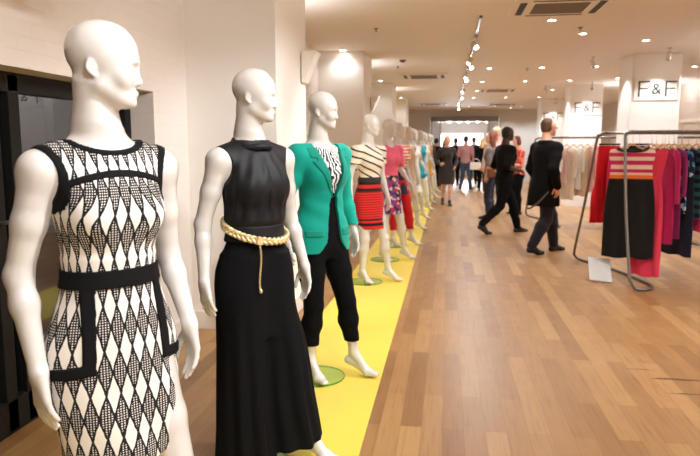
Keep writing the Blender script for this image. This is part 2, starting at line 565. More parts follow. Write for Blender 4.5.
    def skin(s, name, h, hands=True):
        P = s.prims(*s.ALL) + s.H[0]
        f_sub = s.H[1]
        P2 = s.H[2]
        Hs = s.prims('handR', 'handL') if hands else []
        los, his = zip(*[p.bounds() for p, k in P + P2 + Hs])
        f = Field(np.min(los, 0) - .03, np.max(his, 0) + .03, h)
        for p, k in P: f.add(p, k)
        for p, k in f_sub: f.add(p, k, True)
        for p, k in P2: f.add(p, k)
        for p, k in s.H[3]: f.add(p, k, True)
        for p, k in Hs: f.add(p, k)
        V, Q = f.mesh()
        V = relax(V, Q, 2, .45)
        me = bpy.data.meshes.new(name)
        nf = len(Q)
        me.vertices.add(len(V)); me.vertices.foreach_set('co', V.astype(np.float32).ravel())
        me.loops.add(4 * nf); me.loops.foreach_set('vertex_index', Q.astype(np.int32).ravel())
        me.polygons.add(nf); me.polygons.foreach_set('loop_start', np.arange(0, 4 * nf, 4, dtype=np.int32))
        me.polygons.foreach_set('use_smooth', np.ones(nf, bool))
        me.update(calc_edges=True); me.validate()
        return me

# ------------------------------------------------------------------ materials in use
M = {}
M['gloss_white'] = plain('gloss_white', srgb(222, 219, 215), .28, coat=1.0, var=.01, coat_rough=.09)
M['black_trim'] = plain('black_trim', (.007, .007, .008), .8, spec=.15, bump=.15, bscale=500)
M['black_satin'] = plain('black_satin', (.006, .006, .008), .55, bump=.1, bscale=30, spec=.3)
M['black_matte'] = plain('black_matte', (.004, .004, .005), .85, spec=.12)
M['teal'] = fabric('teal', srgb(0, 158, 140), .75, .1)
M['teal_dark'] = fabric('teal_dark', srgb(0, 140, 122), .7, .1)
M['gold'] = plain('gold', srgb(240, 220, 168), .34, metal=.6, var=.15, nscale=80)
M['steel'] = plain('steel', (.55, .54, .52), .28, metal=1, var=.04)
M['gunmetal'] = plain('gunmetal', (.24, .225, .205), .36, metal=.9, var=.06)
M['chrome'] = plain('chrome', (.75, .74, .72), .15, metal=1, var=.02)
M['glass_disc'] = glassy('glass_disc', (.86, .96, .90), .9)
M['glass_rim'] = glassy('glass_rim', (.25, .62, .42), .8)
M['wood_hanger'] = plain('wood_hanger', srgb(214, 170, 118), .45, var=.12, nscale=8)
M['skin_light'] = plain('skin_light', srgb(226, 172, 146), .5, var=.04)
M['skin_dark'] = plain('skin_dark', srgb(88, 52, 38), .5, var=.06)
M['cream'] = fabric('cream', srgb(238, 226, 206), .85)

def harlequin():
    t = NT('harlequin_knit')
    v, u, w = t.uv()
    nz = t.noise(v, 45, 2)[0]
    wob = t.math('MULTIPLY', t.math('SUBTRACT', nz, .5), .16)
    U = t.math('DIVIDE', u, 2 * PI * .135 / 25)
    W = t.math('DIVIDE', w, .120)
    a = t.math('ADD', t.math('ADD', U, W), wob); b = t.math('SUBTRACT', t.math('SUBTRACT', U, W), wob)
    par = t.math('FLOORED_MODULO', t.math('ADD', t.math('FLOOR', a), t.math('FLOOR', b)), 2)
    def edge(x):
        f = t.math('FRACT', x)
        return t.math('MINIMUM', f, t.math('SUBTRACT', 1, f))
    line = t.math('LESS_THAN', t.math('MINIMUM', edge(a), edge(b)), .075)
    dx = t.math('ABSOLUTE', t.math('SUBTRACT', t.math('FRACT', t.math('MULTIPLY', u, 150)), .5))
    dz = t.math('ABSOLUTE', t.math('SUBTRACT', t.math('FRACT', t.math('MULTIPLY', w, 150)), .5))
    dot = t.math('LESS_THAN', t.math('MAXIMUM', dx, dz), .25)
    dark = t.math('MAXIMUM', line, t.math('MULTIPLY', par, t.math('SUBTRACT', 1, dot)))
    col = t.mix(dark, srgb(240, 236, 228), (.010, .010, .012))
    return t.bsdf(col, .85, spec=.2, sheen=.1, normal=t.bump(t.noise(v, 300)[0], .15, .003))
M['harlequin'] = harlequin()

def zebra():
    t = NT('zebra_print')
    v, u, w = t.uv()
    nz = t.noise(v, 16, 2)[0]
    f = t.math('FRACT', t.math('ADD', t.math('MULTIPLY', u, 42), t.math('ADD', t.math('MULTIPLY', w, 6), t.math('MULTIPLY', nz, 3.2))))
    col = t.mix(t.math('LESS_THAN', f, .52), srgb(240, 238, 234), (.012, .012, .014))
    return t.bsdf(col, .6, spec=.3)
M['zebra'] = zebra()

# ------------------------------------------------------------------ mannequins
STAND = dict(kneeR=(-.078, -.02, .50), ankleR=(-.07, .03, .145), toeR=(-.10, -1), kneeL=(.155, -.07, .50), ankleL=(.235, -.06, .150), toeL=(.30, -1), ballR=.038, ballL=.036,
             elbowR=(-.235, .055, 1.165), wristR=(-.262, .0, .925), elbowL=(.238, .055, 1.165), wristL=(.275, -.01, .93), handR=(.0, -.18, -1), handL=(.0, -.18, -1), curlR=.22, curlL=.22)

def base_parts(root, body, r=.19):
    ax, ay = float(body.AR[0]) + .05, float(body.AR[1]) + .01
    mb = MB(); mb.lathe([(r - .002, 0), (r, .002), (r, .009), (r - .002, .011)], (ax, ay, .004), 56)
    me_o = mb.build('glass_base', [M['glass_disc'], M['glass_rim']], root)
    for p in me_o.data.polygons:
        if abs(p.normal.z) < .8: p.material_index = 1
    root_rod = MB()
    root_rod.tube([(ax, ay, .0155), (ax, ay, .20), (float(body.AR[0]) * .6 + ax * .4, ay - .01, .30), (float(body.KR[0]), float(body.KR[1]) + .02, .36)], .0055, 10)
    root_rod.lathe([(.0, 0), (.018, 0), (.018, .012), (.006, .016), (0, .016)], (ax, ay, .0152), 20)
    root_rod.build('support_rod', M['chrome'], root)

def fold(n, amp, z0, z1, ph=0.0, n2=0):
    """cloth folds that deepen from z0 down to z1"""
    def w(a, z):
        k = np.clip((z0 - z) / (z0 - z1), 0, 1)
        r = np.sin(n * a + ph + .8 * np.sin(2 * a + 3 * z))
        if n2: r = .65 * r + .35 * np.sin(n2 * a + 1.3 + 2 * z)
        return amp * k * r
    return w

def ell_cut(cx, cz, rx, rz):
    return lambda x, y, z: (1 - np.sqrt(((x - cx) / rx) ** 2 + ((z - cz) / rz) ** 2)) * min(rx, rz)

# --- first mannequin: black and white lozenge dress
def mannequin_dress():
    b = Body(hyaw=math.radians(52), htilt=math.radians(3), **{**STAND, 'wristL': (.222, -.04, .965), 'elbowL': (.214, .055, 1.17), 'elbowR': (-.222, .05, 1.165), 'wristR': (-.215, -.025, .925)})
    root = thing('mannequin', 'glossy white bald mannequin in black and white harlequin sheath dress beside the shop window', 'mannequin', (-.922, 1.63, 0), math.radians(55), 'row of shop mannequins')
    body = link('body', b.skin('mannequin_body', .0042), root, M['gloss_white'])
    base_parts(root, b)
    sk = [(.55, .164, .105, .120, .02, -.012), (.72, .178, .112, .126, .013, -.010), (.80, .184, .112, .132, .008, -.005), (.90, .186, .108, .134, 0, 0), (.96, .182, .105, .126, 0, 0),
          (1.03, .160, .101, .104, 0, 0), (1.10, .137, .097, .090, 0, 0), (1.16, .125, .094, .081, 0, 0), (1.20, .125, .096, .082, 0, 0)]
    wr = lambda a, z: .006 * np.sin(5 * a + 14 * z) * np.clip((1.0 - z) / .2, 0, 1) * np.exp(-((a - .25) / .9) ** 2) * 1.0
    def shape(o):
        return b.prims('torso', 'shR', 'shL', o=.009 + o) + [(Loft(sk, wr).grow(o), .02)]
    arm = lambda sg, g=0.0: ell_cut(sg * .222, 1.405, .078 + g, .105 + g)
    bot = lambda x, y, z: .612 + .20 * x - z
    def neck(g=0.0):
        def f(x, y, z):
            return (1 - np.sqrt((x / (.100 + g)) ** 2 + ((y - .0) / (.125 + g)) ** 2 + ((z - 1.532) / (.050 + g)) ** 2)) * .05
        return f
    side = lambda x, y, z: np.abs(x) - .185 - np.where(z < 1.25, .2, 0)
    top = lambda x, y, z: z - 1.515
    d = sdf_mesh('dress', shape(0), .0042, cuts=(arm(1), arm(-1), neck(), bot, side, top), planar=(1.28, 1.42))
    dress = link('dress', d, root, M['harlequin'])
    inv = lambda f: (lambda x, y, z: -f(x, y, z))
    # black edgings
    for sg in (-1, 1):
        m = sdf_mesh('armhole_edging', b.prims('torso', 'shR', 'shL', o=.0125), .0042, cuts=(arm(sg), inv(arm(sg, .021)), neck(), side, top, (lambda x, y, z, q=sg: -x * q), lambda x, y, z: 1.25 - z))
        link('armhole_edging', m, dress, M['black_trim'])
    m = sdf_mesh('neck_edging', b.prims('torso', 'shR', 'shL', o=.0125), .0042, cuts=(neck(), inv(neck(.017)), arm(1, .008), arm(-1, .008), top, side, lambda x, y, z: 1.42 - z))
    link('neck_edging', m, dress, M['black_trim'])
    yz = lambda x: 1.400 + .026 * (1 - (x / .13) ** 2)
    m = sdf_mesh('yoke_band', b.prims('torso', 'shR', 'shL', o=.0125), .0042, cuts=(lambda x, y, z: np.abs(z - yz(x)) - .0095, arm(1), arm(-1), side, lambda x, y, z: y + .01))
    link('yoke_band', m, dress, M['black_trim'])
    m = sdf_mesh('waistband', [(Loft(sk).grow(.004), .02)] + b.prims('torso', o=.012), .0042, cuts=(lambda x, y, z: np.abs(z - 1.148) - .024,))
    link('waistband', m, dress, M['black_trim'])
    # pocket edgings: an upright bar and a foot that runs out to the side seam
    for sg in (-1, 1):
        def pk(x, y, z, sg=sg):
            X = sg * x
            up = np.maximum(np.abs(X - (.098 + (1.12 - z) * .07)) - .016, np.maximum(z - 1.13, .902 - z))
            ft = np.maximum(np.abs(z - .915 + (X - .11) * .12) - .016, np.maximum(.098 - X, X - .186))
            return np.maximum(np.minimum(up, ft), y - .015)
        m = sdf_mesh('pocket_edging', [(Loft(sk, wr).grow(.0045), .02)] + b.prims('torso', o=.0105), .0042, cuts=(pk,))
        link('pocket_edging', m, dress, M['black_trim'])
    return root
# --- second mannequin: long black halter gown with a braided gold belt
def mannequin_gown():
    q = dict(STAND); q.update(kneeL=(.16, -.05, .50), ankleL=(.235, -.06, .150), elbowR=(-.225, .06, 1.165), wristR=(-.255, .01, .93))
    b = Body(hyaw=math.radians(44), htilt=math.radians(2), **q)
    root = thing('mannequin', 'glossy white bald mannequin in long black halter jumpsuit with braided gold belt', 'mannequin', (-.84, 2.72, 0), math.radians(52), 'row of shop mannequins')
    link('body', b.skin('gown_mannequin_body', .0048), root, M['gloss_white'])
    base_parts(root, b)
    # wide trousers: two flaring legs grown together above the knee
    legR = [(.035, .140, .135, .135, -.070, .01), (.3, .125, .118, .125, -.075, .005), (.6, .110, .108, .122, -.078, 0), (.80, .104, .106, .122, -.080, 0), (.94, .092, .098, .118, -.078, 0), (1.02, .080, .095, .105, -.07, 0)]
    legL = [(.105, .150, .135, .135, .165, -.03), (.3, .140, .124, .130, .145, -.02), (.6, .122, .112, .122, .120, -.01), (.80, .100, .102, .118, .088, 0), (.94, .092, .098, .118, .078, 0), (1.02, .080, .095, .105, .07, 0)]
    top = [(.66, .150, .085, .095, .02, -.005), (.80, .182, .098, .118, .005, 0), (.90, .190, .104, .126, 0, 0), (.96, .185, .102, .122, 0, 0), (1.03, .160, .099, .102, 0, 0), (1.10, .133, .096, .088, 0, 0), (1.17, .128, .098, .085, 0, 0), (1.22, .132, .10, .09, 0, 0)]
    m = sdf_mesh('trousers', [(Loft(legR, fold(7, .014, .9, .2, .4, 11)), .03), (Loft(legL, fold(6, .014, .9, .2, 1.0, 10)), .035), (Loft(top), .04)], .006, cuts=(lambda x, y, z: z - 1.155,))
    tr = link('wide_trousers', m, root, M['black_matte'])
    # pleated halter bodice
    def pleat(a, z): return .0065 * np.sin(15 * a + 20 * (z - 1.2) * np.sign(a)) * np.clip((1.5 - z) / .1, 0, 1) * np.clip((z - 1.17) / .06, 0, 1) * (np.cos(a) > -.1)
    bod = [(1.15, .132, .100, .085, 0, 0), (1.17, .142, .112, .096, 0, 0), (1.20, .143, .113, .097, 0, 0), (1.25, .141, .112, .094, 0, 0), (1.30, .146, .120, .100, 0, 0), (1.36, .150, .116, .104, 0, .0), (1.42, .135, .096, .10, 0, .006), (1.47, .108, .076, .085, 0, .014), (1.50, .078, .066, .072, 0, .02), (1.53, .066, .064, .064, 0, .02)]
    P = [(Loft(bod, pleat), .02)] + b.prims('torso', 'shR', 'shL', o=.008)
    side_ = lambda x, y, z: np.abs(x) - .172
    strap = lambda sg: (lambda x, y, z: np.where(z > 1.27, sg * x - (.162 - np.clip(z - 1.32, 0, .1) * .28 - np.maximum(z - 1.42, 0) * .10), -1))
    m = sdf_mesh('bodice', P, .0045, cuts=(ell_cut(.226, 1.40, .088, .112), ell_cut(-.226, 1.40, .088, .112), side_, lambda x, y, z: 1.15 - z, lambda x, y, z: z - 1.522))
    bo = link('halter_bodice', m, root, M['black_satin'])
    mb = MB()
    pts = [(.076 * math.cos(a), .008 + .074 * math.sin(a), 1.505 + .018 * math.sin(a) + .005 * math.sin(3 * a)) for a in [2 * PI * k / 40 for k in range(40)]]
    mb.tube(pts, [.0165 + .002 * math.sin(5 * k) for k in range(40)], 12, closed=True)
    mb.build('rolled_collar', M['black_satin'], bo)
    m = sdf_mesh('waistband', [(Loft(top).grow(.004), .02)] + b.prims('torso', o=.014), .005, cuts=(lambda x, y, z: np.abs(z - 1.12) - .035,))
    link('waistband', m, tr, M['black_satin'])
    # braided belt: three strands wound round the hips
    belt = None
    def ring(a):
        z = 1.178 - .092 * (.5 + .5 * math.cos(a - .25)) - .004 * math.sin(a)
        row = cr_interp(np.array([r[0] for r in top]), np.array([r[1:] for r in top]), np.array([z]))[0]
        dd = row[1] if math.cos(a) > 0 else row[2]
        return Vector(((row[0] + .021) * math.sin(a), -(dd + .021) * math.cos(a), z))
    N_ = 220
    for j in range(3):
        pts = []
        for k in range(N_):
            a = 2 * PI * k / N_
            p = ring(a); out = Vector((p.x, p.y, 0)).normalized()
            w = 13 * a + j * 2 * PI / 3
            pts.append(p + Vector((0, 0, 1)) * (.0118 * math.sin(w)) + out * (.006 * math.sin(2 * w)))
        mb = MB(); mb.tube(pts, .0074, 8, closed=True)
        if belt is None:
            belt = mb.build('braided_belt', M['gold'], root)
        else:
            mb.build('strand', M['gold'], belt)
    a0 = -.36
    p = ring(a0); out = Vector((p.x, p.y, 0)).normalized()
    mb = MB(); mb.box(p + out * .012, (.028, .014, .034), .004, Matrix.Rotation(.3, 3, 'Y')); mb.build('clasp', M['gold'], belt)
    mb = MB()
    for k in range(22):
        c = p + out * (.018 + .004 * math.sin(k * .3)) + Vector((.004 * math.sin(k * .25), 0, -.022 - k * .0088))
        Rm = Matrix.Rotation(k * PI / 2, 3, 'Z')
        pts = [c + Rm @ Vector((.0042 * math.cos(t), 0, .0062 * math.sin(t))) for t in [2 * PI * i / 10 for i in range(10)]]
        mb.tube(pts, .0014, 6, closed=True)
    c = p + out * .02 + Vector((0, 0, -.022 - 22 * .0088))
    mb.lathe([(0, -.011), (.006, -.008), (.0075, 0), (.004, .007), (0, .009)], c, 12)
    mb.build('hanging_chain', M['gold'], belt)
    return root

# --- third mannequin: teal blazer
def mannequin_blazer():
    q = dict(STAND); q.update(kneeL=(.15, -.07, .50), ankleL=(.205, -.08, .150), toeL=(.30, -1))
    b = Body(hyaw=math.radians(38), htilt=math.radians(3), **q)
    root = thing('mannequin', 'glossy white bald mannequin in open teal blazer, zebra print top and black cropped trousers', 'mannequin', (-.78, 3.92, 0), math.radians(50), 'row of shop mannequins')
    link('body', b.skin('blazer_mannequin_body', .0055), root, M['gloss_white'])
    base_parts(root, b)
    m = sdf_mesh('top', b.prims('torso', 'shR', 'shL', o=.010), .006, cuts=(lambda x, y, z: z - 1.49, lambda x, y, z: 1.19 - z, lambda x, y, z: np.abs(x) - .15, ell_cut(0, 1.535, .075, .06)))
    link('zebra_top', m, root, M['zebra'])
    m = sdf_mesh('trousers', b.prims('torso', 'legR', 'legL', o=.011), .006, cuts=(lambda x, y, z: z - 1.21, lambda x, y, z: .235 - z))
    link('cropped_trousers', m, root, M['black_matte'])
    # blazer
    J = [(.835, .212, .130, .152, 0, 0), (.90, .208, .126, .156, 0, 0), (.98, .196, .120, .146, 0, 0), (1.06, .165, .112, .112, 0, 0), (1.14, .147, .110, .098, 0, 0), (1.22, .147, .118, .10, 0, 0), (1.30, .158, .128, .112, 0, 0),
         (1.38, .164, .118, .118, 0, .003), (1.44, .155, .096, .108, 0, .008), (1.475, .125, .080, .09, 0, .014), (1.505, .088, .07, .076, 0, .02)]
    open_x = lambda z: np.where(z > 1.18, .016 + (z - 1.18) * .27, .026 + (1.18 - z) * .12 + np.maximum(0, .92 - z) ** 1.5 * 2.2)
    front = lambda x, y, z: np.where(y < .0, open_x(z) - np.abs(x - .012), -1)
    wr = lambda a, z: .005 * np.sin(9 * z * 6 + 3 * a) * np.exp(-((z - 1.1) / .12) ** 2)
    P = [(Loft(J, wr), .03)] + b.prims('torso', 'shR', 'shL', o=.021)
    sl = lambda sd: [(c.grow(.016), k) for c, k in b.G['arm' + sd]]
    cf = lambda x, y, z: np.where(np.abs(x) > .19, (.985 - z), .84 - z)
    m = sdf_mesh('blazer', P + sl('R') + sl('L'), .0055, cuts=(front, cf, ell_cut(0, 1.545, .07, .065), lambda x, y, z: z - 1.51))
    bl = link('blazer', m, root, M['teal'])
    for sg in (-1, 1):
        def lp(x, y, z, sg=sg):
            X = sg * (x - .012)
            wd = .062 * np.clip((z - 1.18) / .20, 0, 1) * np.where((z > 1.405) & (z < 1.42), .55, 1)
            return np.maximum(np.maximum(open_x(z) - .003 - X, X - open_x(z) - wd), np.maximum(y + .0, np.maximum(1.18 - z, z - 1.485)))
        m = sdf_mesh('lapel', [(Loft(J).grow(.007), .03)] + b.prims('torso', 'shR', 'shL', o=.028), .0055, cuts=(lp, lambda x, y, z: -sg * (x - .012)))
        link('lapel', m, bl, M['teal_dark'])
        def fl(x, y, z, sg=sg):
            X = sg * x
            return np.maximum(np.maximum(np.abs(X - .125) - .052, np.abs(z - .965) - .020), y + .01)
        m = sdf_mesh('pocket_flap', [(Loft(J).grow(.006), .03)] + b.prims('torso', o=.027), .0055, cuts=(fl,))
        link('pocket_flap', m, bl, M['teal_dark'])
    m = sdf_mesh('collar', [(Cap((-.06, .02, 1.50), (-.03, .072, 1.515), .014, .014), .02), (Cap((-.03, .072, 1.515), (.03, .072, 1.515), .014, .014), .02), (Cap((.06, .02, 1.50), (.03, .072, 1.515), .014, .014), .02),
                            (Cap((-.06, .02, 1.50), (-.075, -.05, 1.46), .014, .009), .02), (Cap((.06, .02, 1.50), (.075, -.05, 1.46), .014, .009), .02)], .0055)
    link('collar', m, bl, M['teal_dark'])
    return root

# --- the rest of the row share two bodies, each in clothes of its own
M['cream_stripe'] = band_repeat('cream_stripe', srgb(240, 228, 206), (.012, .012, .012), .075, .26, .45) #(, 206), .075, .74, .45)
M['red_stripe'] = stripes('red_stripe', [(0, (.010, .008, .008)), (.03, srgb(206, 36, 34)), (.10, (.010, .008, .008)), (.16, srgb(206, 36, 34)), (.20, (.02, .008, .008))] +
                          [x for i in range(11) for x in ((.235 + i * .045, srgb(214, 40, 36)), (.265 + i * .045, srgb(120, 20, 20)))] +
                          [(.74, (.010, .008, .008)), (.80, srgb(206, 36, 34)), (.86, (.010, .008, .008)), (.9, (.05, .012, .012))], .58, 1.16)
M['pink'] = fabric('pink', srgb(240, 108, 140))
M['floral'] = blotch('floral', [srgb(40, 30, 50), srgb(190, 50, 90), srgb(120, 80, 150), srgb(230, 200, 190), srgb(60, 60, 70)], 26)
M['orange_stripe'] = band_repeat('orange_stripe', srgb(240, 120, 90), srgb(250, 236, 226), .048, .45)
M['navy'] = fabric('navy', srgb(44, 46, 66))
M['red'] = fabric('red', srgb(205, 28, 38))
M['beige'] = fabric('beige', srgb(226, 202, 172))
M['white_cloth'] = fabric('white_cloth', srgb(240, 236, 228))
M['turquoise'] = fabric('turquoise', srgb(30, 170, 196))
M['mustard'] = fabric('mustard', srgb(206, 150, 44))
M['charcoal'] = fabric('charcoal', srgb(46, 44, 46))
M['palegrey'] = fabric('palegrey', srgb(196, 192, 190))

def row_mannequins():
    b1 = Body(hyaw=math.radians(36), htilt=math.radians(3), **STAND)
    q = dict(STAND); q.update(elbowL=(.27, .05, 1.18), wristL=(.24, -.13, 1.02), handL=(-.3, -.8, -.5))
    b2 = Body(hyaw=math.radians(30), htilt=0, **q)
    s1, s2 = b1.skin('plain_mannequin_body', .008), b2.skin('bent_arm_mannequin_body', .008)
    sleeve = lambda b, o, z: ([(c.grow(o), k) for sd in 'RL' for c, k in b.G['arm' + sd]], lambda x, y, z_: np.where(np.abs(x) > .175, z - z_, -1))
    def top(b, o, lo, slz=None, nz=1.50):
        P = b.prims('torso', 'shR', 'shL', o=o); cuts = [lambda x, y, z: z - nz, lambda x, y, z: lo - z, ell_cut(0, nz + .03, .075, .06)]
        if slz: S, c = sleeve(b, o + .004, slz); P = P + S; cuts.append(c)
        else: cuts.append(lambda x, y, z: np.abs(x) - .165)
        return sdf_mesh('top', P, .009, cuts=cuts)
    def skirt(lo, hi, flare=0.0, hem_a=.165, n=0):
        T = [(lo, hem_a + flare, .105 + flare, .12 + flare, .03, -.02), ((lo + .9) / 2, .182 + flare * .5, .112 + flare * .5, .132 + flare * .5, .012, -.008), (.92, .190, .110, .138, 0, 0), (1.0, .178, .106, .122, 0, 0), (1.08, .146, .104, .098, 0, 0), (1.17, .130, .10, .088, 0, 0)]
        return sdf_mesh('skirt', [(Loft(T, fold(8, .012, .9, lo) if n else None), .03)], .009, cuts=(lambda x, y, z: z - hi,))
    def gown(lo, flare=.02, n=1):
        T = [(lo, .18 + flare, .13 + flare, .14 + flare, .03, -.02), (.75, .185, .115, .135, .01, -.01), (.92, .186, .108, .136, 0, 0), (1.0, .172, .104, .12, 0, 0), (1.08, .142, .10, .096, 0, 0), (1.17, .126, .097, .085, 0, 0), (1.22, .128, .10, .088, 0, 0)]
        return [(Loft(T, fold(8, .012, .9, lo) if n else None), .03)]
    spec = [
        ((-.83, 6.85), 50, s1, b1, 'in cream top with black slanted stripes and red and black striped pencil skirt', lambda b: [('striped_top', top(b, .014, 1.12, 1.30), 'cream_stripe'), ('pencil_skirt', skirt(.60, 1.16), 'red_stripe'), ('dark_belt', sdf_mesh('belt', b.prims('torso', o=.024), .009, cuts=(lambda x, y, z: np.abs(z - 1.135) - .025,)), 'charcoal')]),
        ((-.75, 8.25), 48, s2, b2, 'in pink top and dark floral skirt behind the striped pencil skirt', lambda b: [('pink_top', top(b, .016, 1.08, 1.22), 'pink'), ('floral_skirt', skirt(.62, 1.12, .01), 'floral')]),
        ((-.72, 9.45), 50, s1, b1, 'in orange and white striped tee, navy shorts layer and red trousers', lambda b: [('striped_tee', top(b, .014, 1.16, 1.28), 'orange_stripe'), ('red_trousers', sdf_mesh('trousers', b.prims('torso', 'legR', 'legL', o=.014), .009, cuts=(lambda x, y, z: z - 1.0, lambda x, y, z: .25 - z)), 'red'), ('navy_shorts', skirt(.78, 1.18), 'navy')]),
        ((-.71, 11.3), 50, s1, b1, 'in plain beige shift dress beyond the striped tee', lambda b: [('shift_dress', sdf_mesh('dress', gown(.62, .0) + b.prims('torso', 'shR', 'shL', o=.014), .01, cuts=(lambda x, y, z: z - 1.49, lambda x, y, z: np.abs(x) - .2, ell_cut(0, 1.53, .075, .06))), 'beige')]),
        ((-.70, 13.0), 46, s2, b2, 'in long white sleeveless dress beyond the beige shift', lambda b: [('white_dress', sdf_mesh('dress', gown(.55, .02) + b.prims('torso', 'shR', 'shL', o=.014), .01, cuts=(lambda x, y, z: z - 1.48, lambda x, y, z: np.abs(x) - .2, ell_cut(0, 1.53, .075, .06))), 'white_cloth')]),
        ((-.64, 14.7), 52, s1, b1, 'in bright turquoise tunic over white trousers', lambda b: [('turquoise_tunic', sdf_mesh('tunic', gown(.84, .0) + b.prims('torso', 'shR', 'shL', o=.014), .01, cuts=(lambda x, y, z: z - 1.49, lambda x, y, z: np.abs(x) - .2)), 'turquoise'), ('white_trousers', sdf_mesh('trousers', b.prims('torso', 'legR', 'legL', o=.012), .01, cuts=(lambda x, y, z: z - 1.0, lambda x, y, z: .2 - z)), 'white_cloth')]),
        ((-.62, 16.4), 50, s2, b2, 'in white blouse and pale grey skirt between turquoise and mustard outfits', lambda b: [('white_blouse', top(b, .018, 1.06, 1.12), 'white_cloth'), ('grey_skirt', skirt(.60, 1.12, .01), 'palegrey')]),
        ((-.58, 18.3), 50, s1, b1, 'in mustard yellow wrap dress', lambda b: [('mustard_dress', sdf_mesh('dress', gown(.66, .02) + b.prims('torso', 'shR', 'shL', o=.016), .01, cuts=(lambda x, y, z: z - 1.49, lambda x, y, z: np.abs(x) - .2, ell_cut(0, 1.53, .075, .08))), 'mustard')]),
        ((-.56, 20.4), 48, s2, b2, 'in charcoal jacket and white skirt at the far end of the row', lambda b: [('charcoal_jacket', top(b, .02, .92, 1.0), 'charcoal'), ('white_skirt', skirt(.60, 1.05), 'white_cloth')]),
    ]
    for (x, y), rz, sk, b, lab, fn in spec:
        r = thing('mannequin', 'white mannequin ' + lab, 'mannequin', (x, y, 0), math.radians(rz), 'row of shop mannequins')
        link('body', sk, r)
        if not sk.materials: sk.materials.append(M['gloss_white'])
        base_parts(r, b)
        for nm, me, mt in fn(b): link(nm, me, r, M[mt])
# ------------------------------------------------------------------ the shop
CEIL = 2.95; XL = -2.05; XR = 5.6; Y0 = -3.2; YE = 27.2
M['wall'] = plain('wall_paint', srgb(234, 226, 220), .6, var=.015, bump=.05, bscale=30)
M['ceiling'] = plain('ceiling_paint', srgb(240, 233, 227), .7, var=.01)
M['column'] = plain('column_paint', srgb(243, 239, 234), .55, var=.01)
M['trimwhite'] = plain('trim_white', srgb(240, 234, 226), .4, var=.01)
M['endwall'] = plain('endwall_paint', srgb(222, 220, 217), .6, var=.02)
M['yellow'] = plain('yellow_vinyl', srgb(238, 214, 88), .38, var=.03, nscale=3)
M['frame'] = plain('frame_black', (.010, .009, .008), .55, var=.1, spec=.2)
M['dark'] = plain('dark_slot', (.015, .012, .010), .6)
M['grille'] = plain('grille_brown', srgb(120, 104, 84), .6)
M['pane'] = glassy('pane', (.80, .82, .84), 1.0, .015, 1.9)
M['lamp'] = emissive('lamp', (1, .94, .84), 14)
M['lampdim'] = emissive('lampdim', (1, .95, .88), 2.5)
M['daylight'] = emissive('daylight', (.94, .97, 1.0), 1.6)
M['paper'] = plain('paper', srgb(246, 244, 240), .6, var=.01)
M['ink'] = plain('ink', srgb(62, 60, 60), .5)
M['acrylic'] = glassy('acrylic', (.95, .96, .97), 1.0)
M['signboard'] = plain('signboard', srgb(240, 234, 226), .35, var=.01)

def painted_brick():
    t = NT('painted_brick')
    _, x, y, z = t.objc()
    cb = t.n('ShaderNodeCombineXYZ')
    t.t.links.new(y, cb.inputs[0]); t.t.links.new(z, cb.inputs[1])
    br = t.n('ShaderNodeTexBrick')
    t.t.links.new(cb.outputs[0], br.inputs['Vector'])
    br.inputs['Scale'].default_value = 1; br.inputs['Brick Width'].default_value = .23; br.inputs['Row Height'].default_value = .075
    br.inputs['Mortar Size'].default_value = .006; br.inputs['Mortar Smooth'].default_value = .6
    c = srgb(234, 226, 220)
    br.inputs['Color1'].default_value = (*c, 1); br.inputs['Color2'].default_value = (*[k * .985 for k in c], 1); br.inputs['Mortar'].default_value = (*[k * .965 for k in c], 1)
    return t.bsdf(br.outputs['Color'], .5, normal=t.bump(t.math('SUBTRACT', 1, br.outputs['Fac']), .16, .004))
M['brick'] = painted_brick()

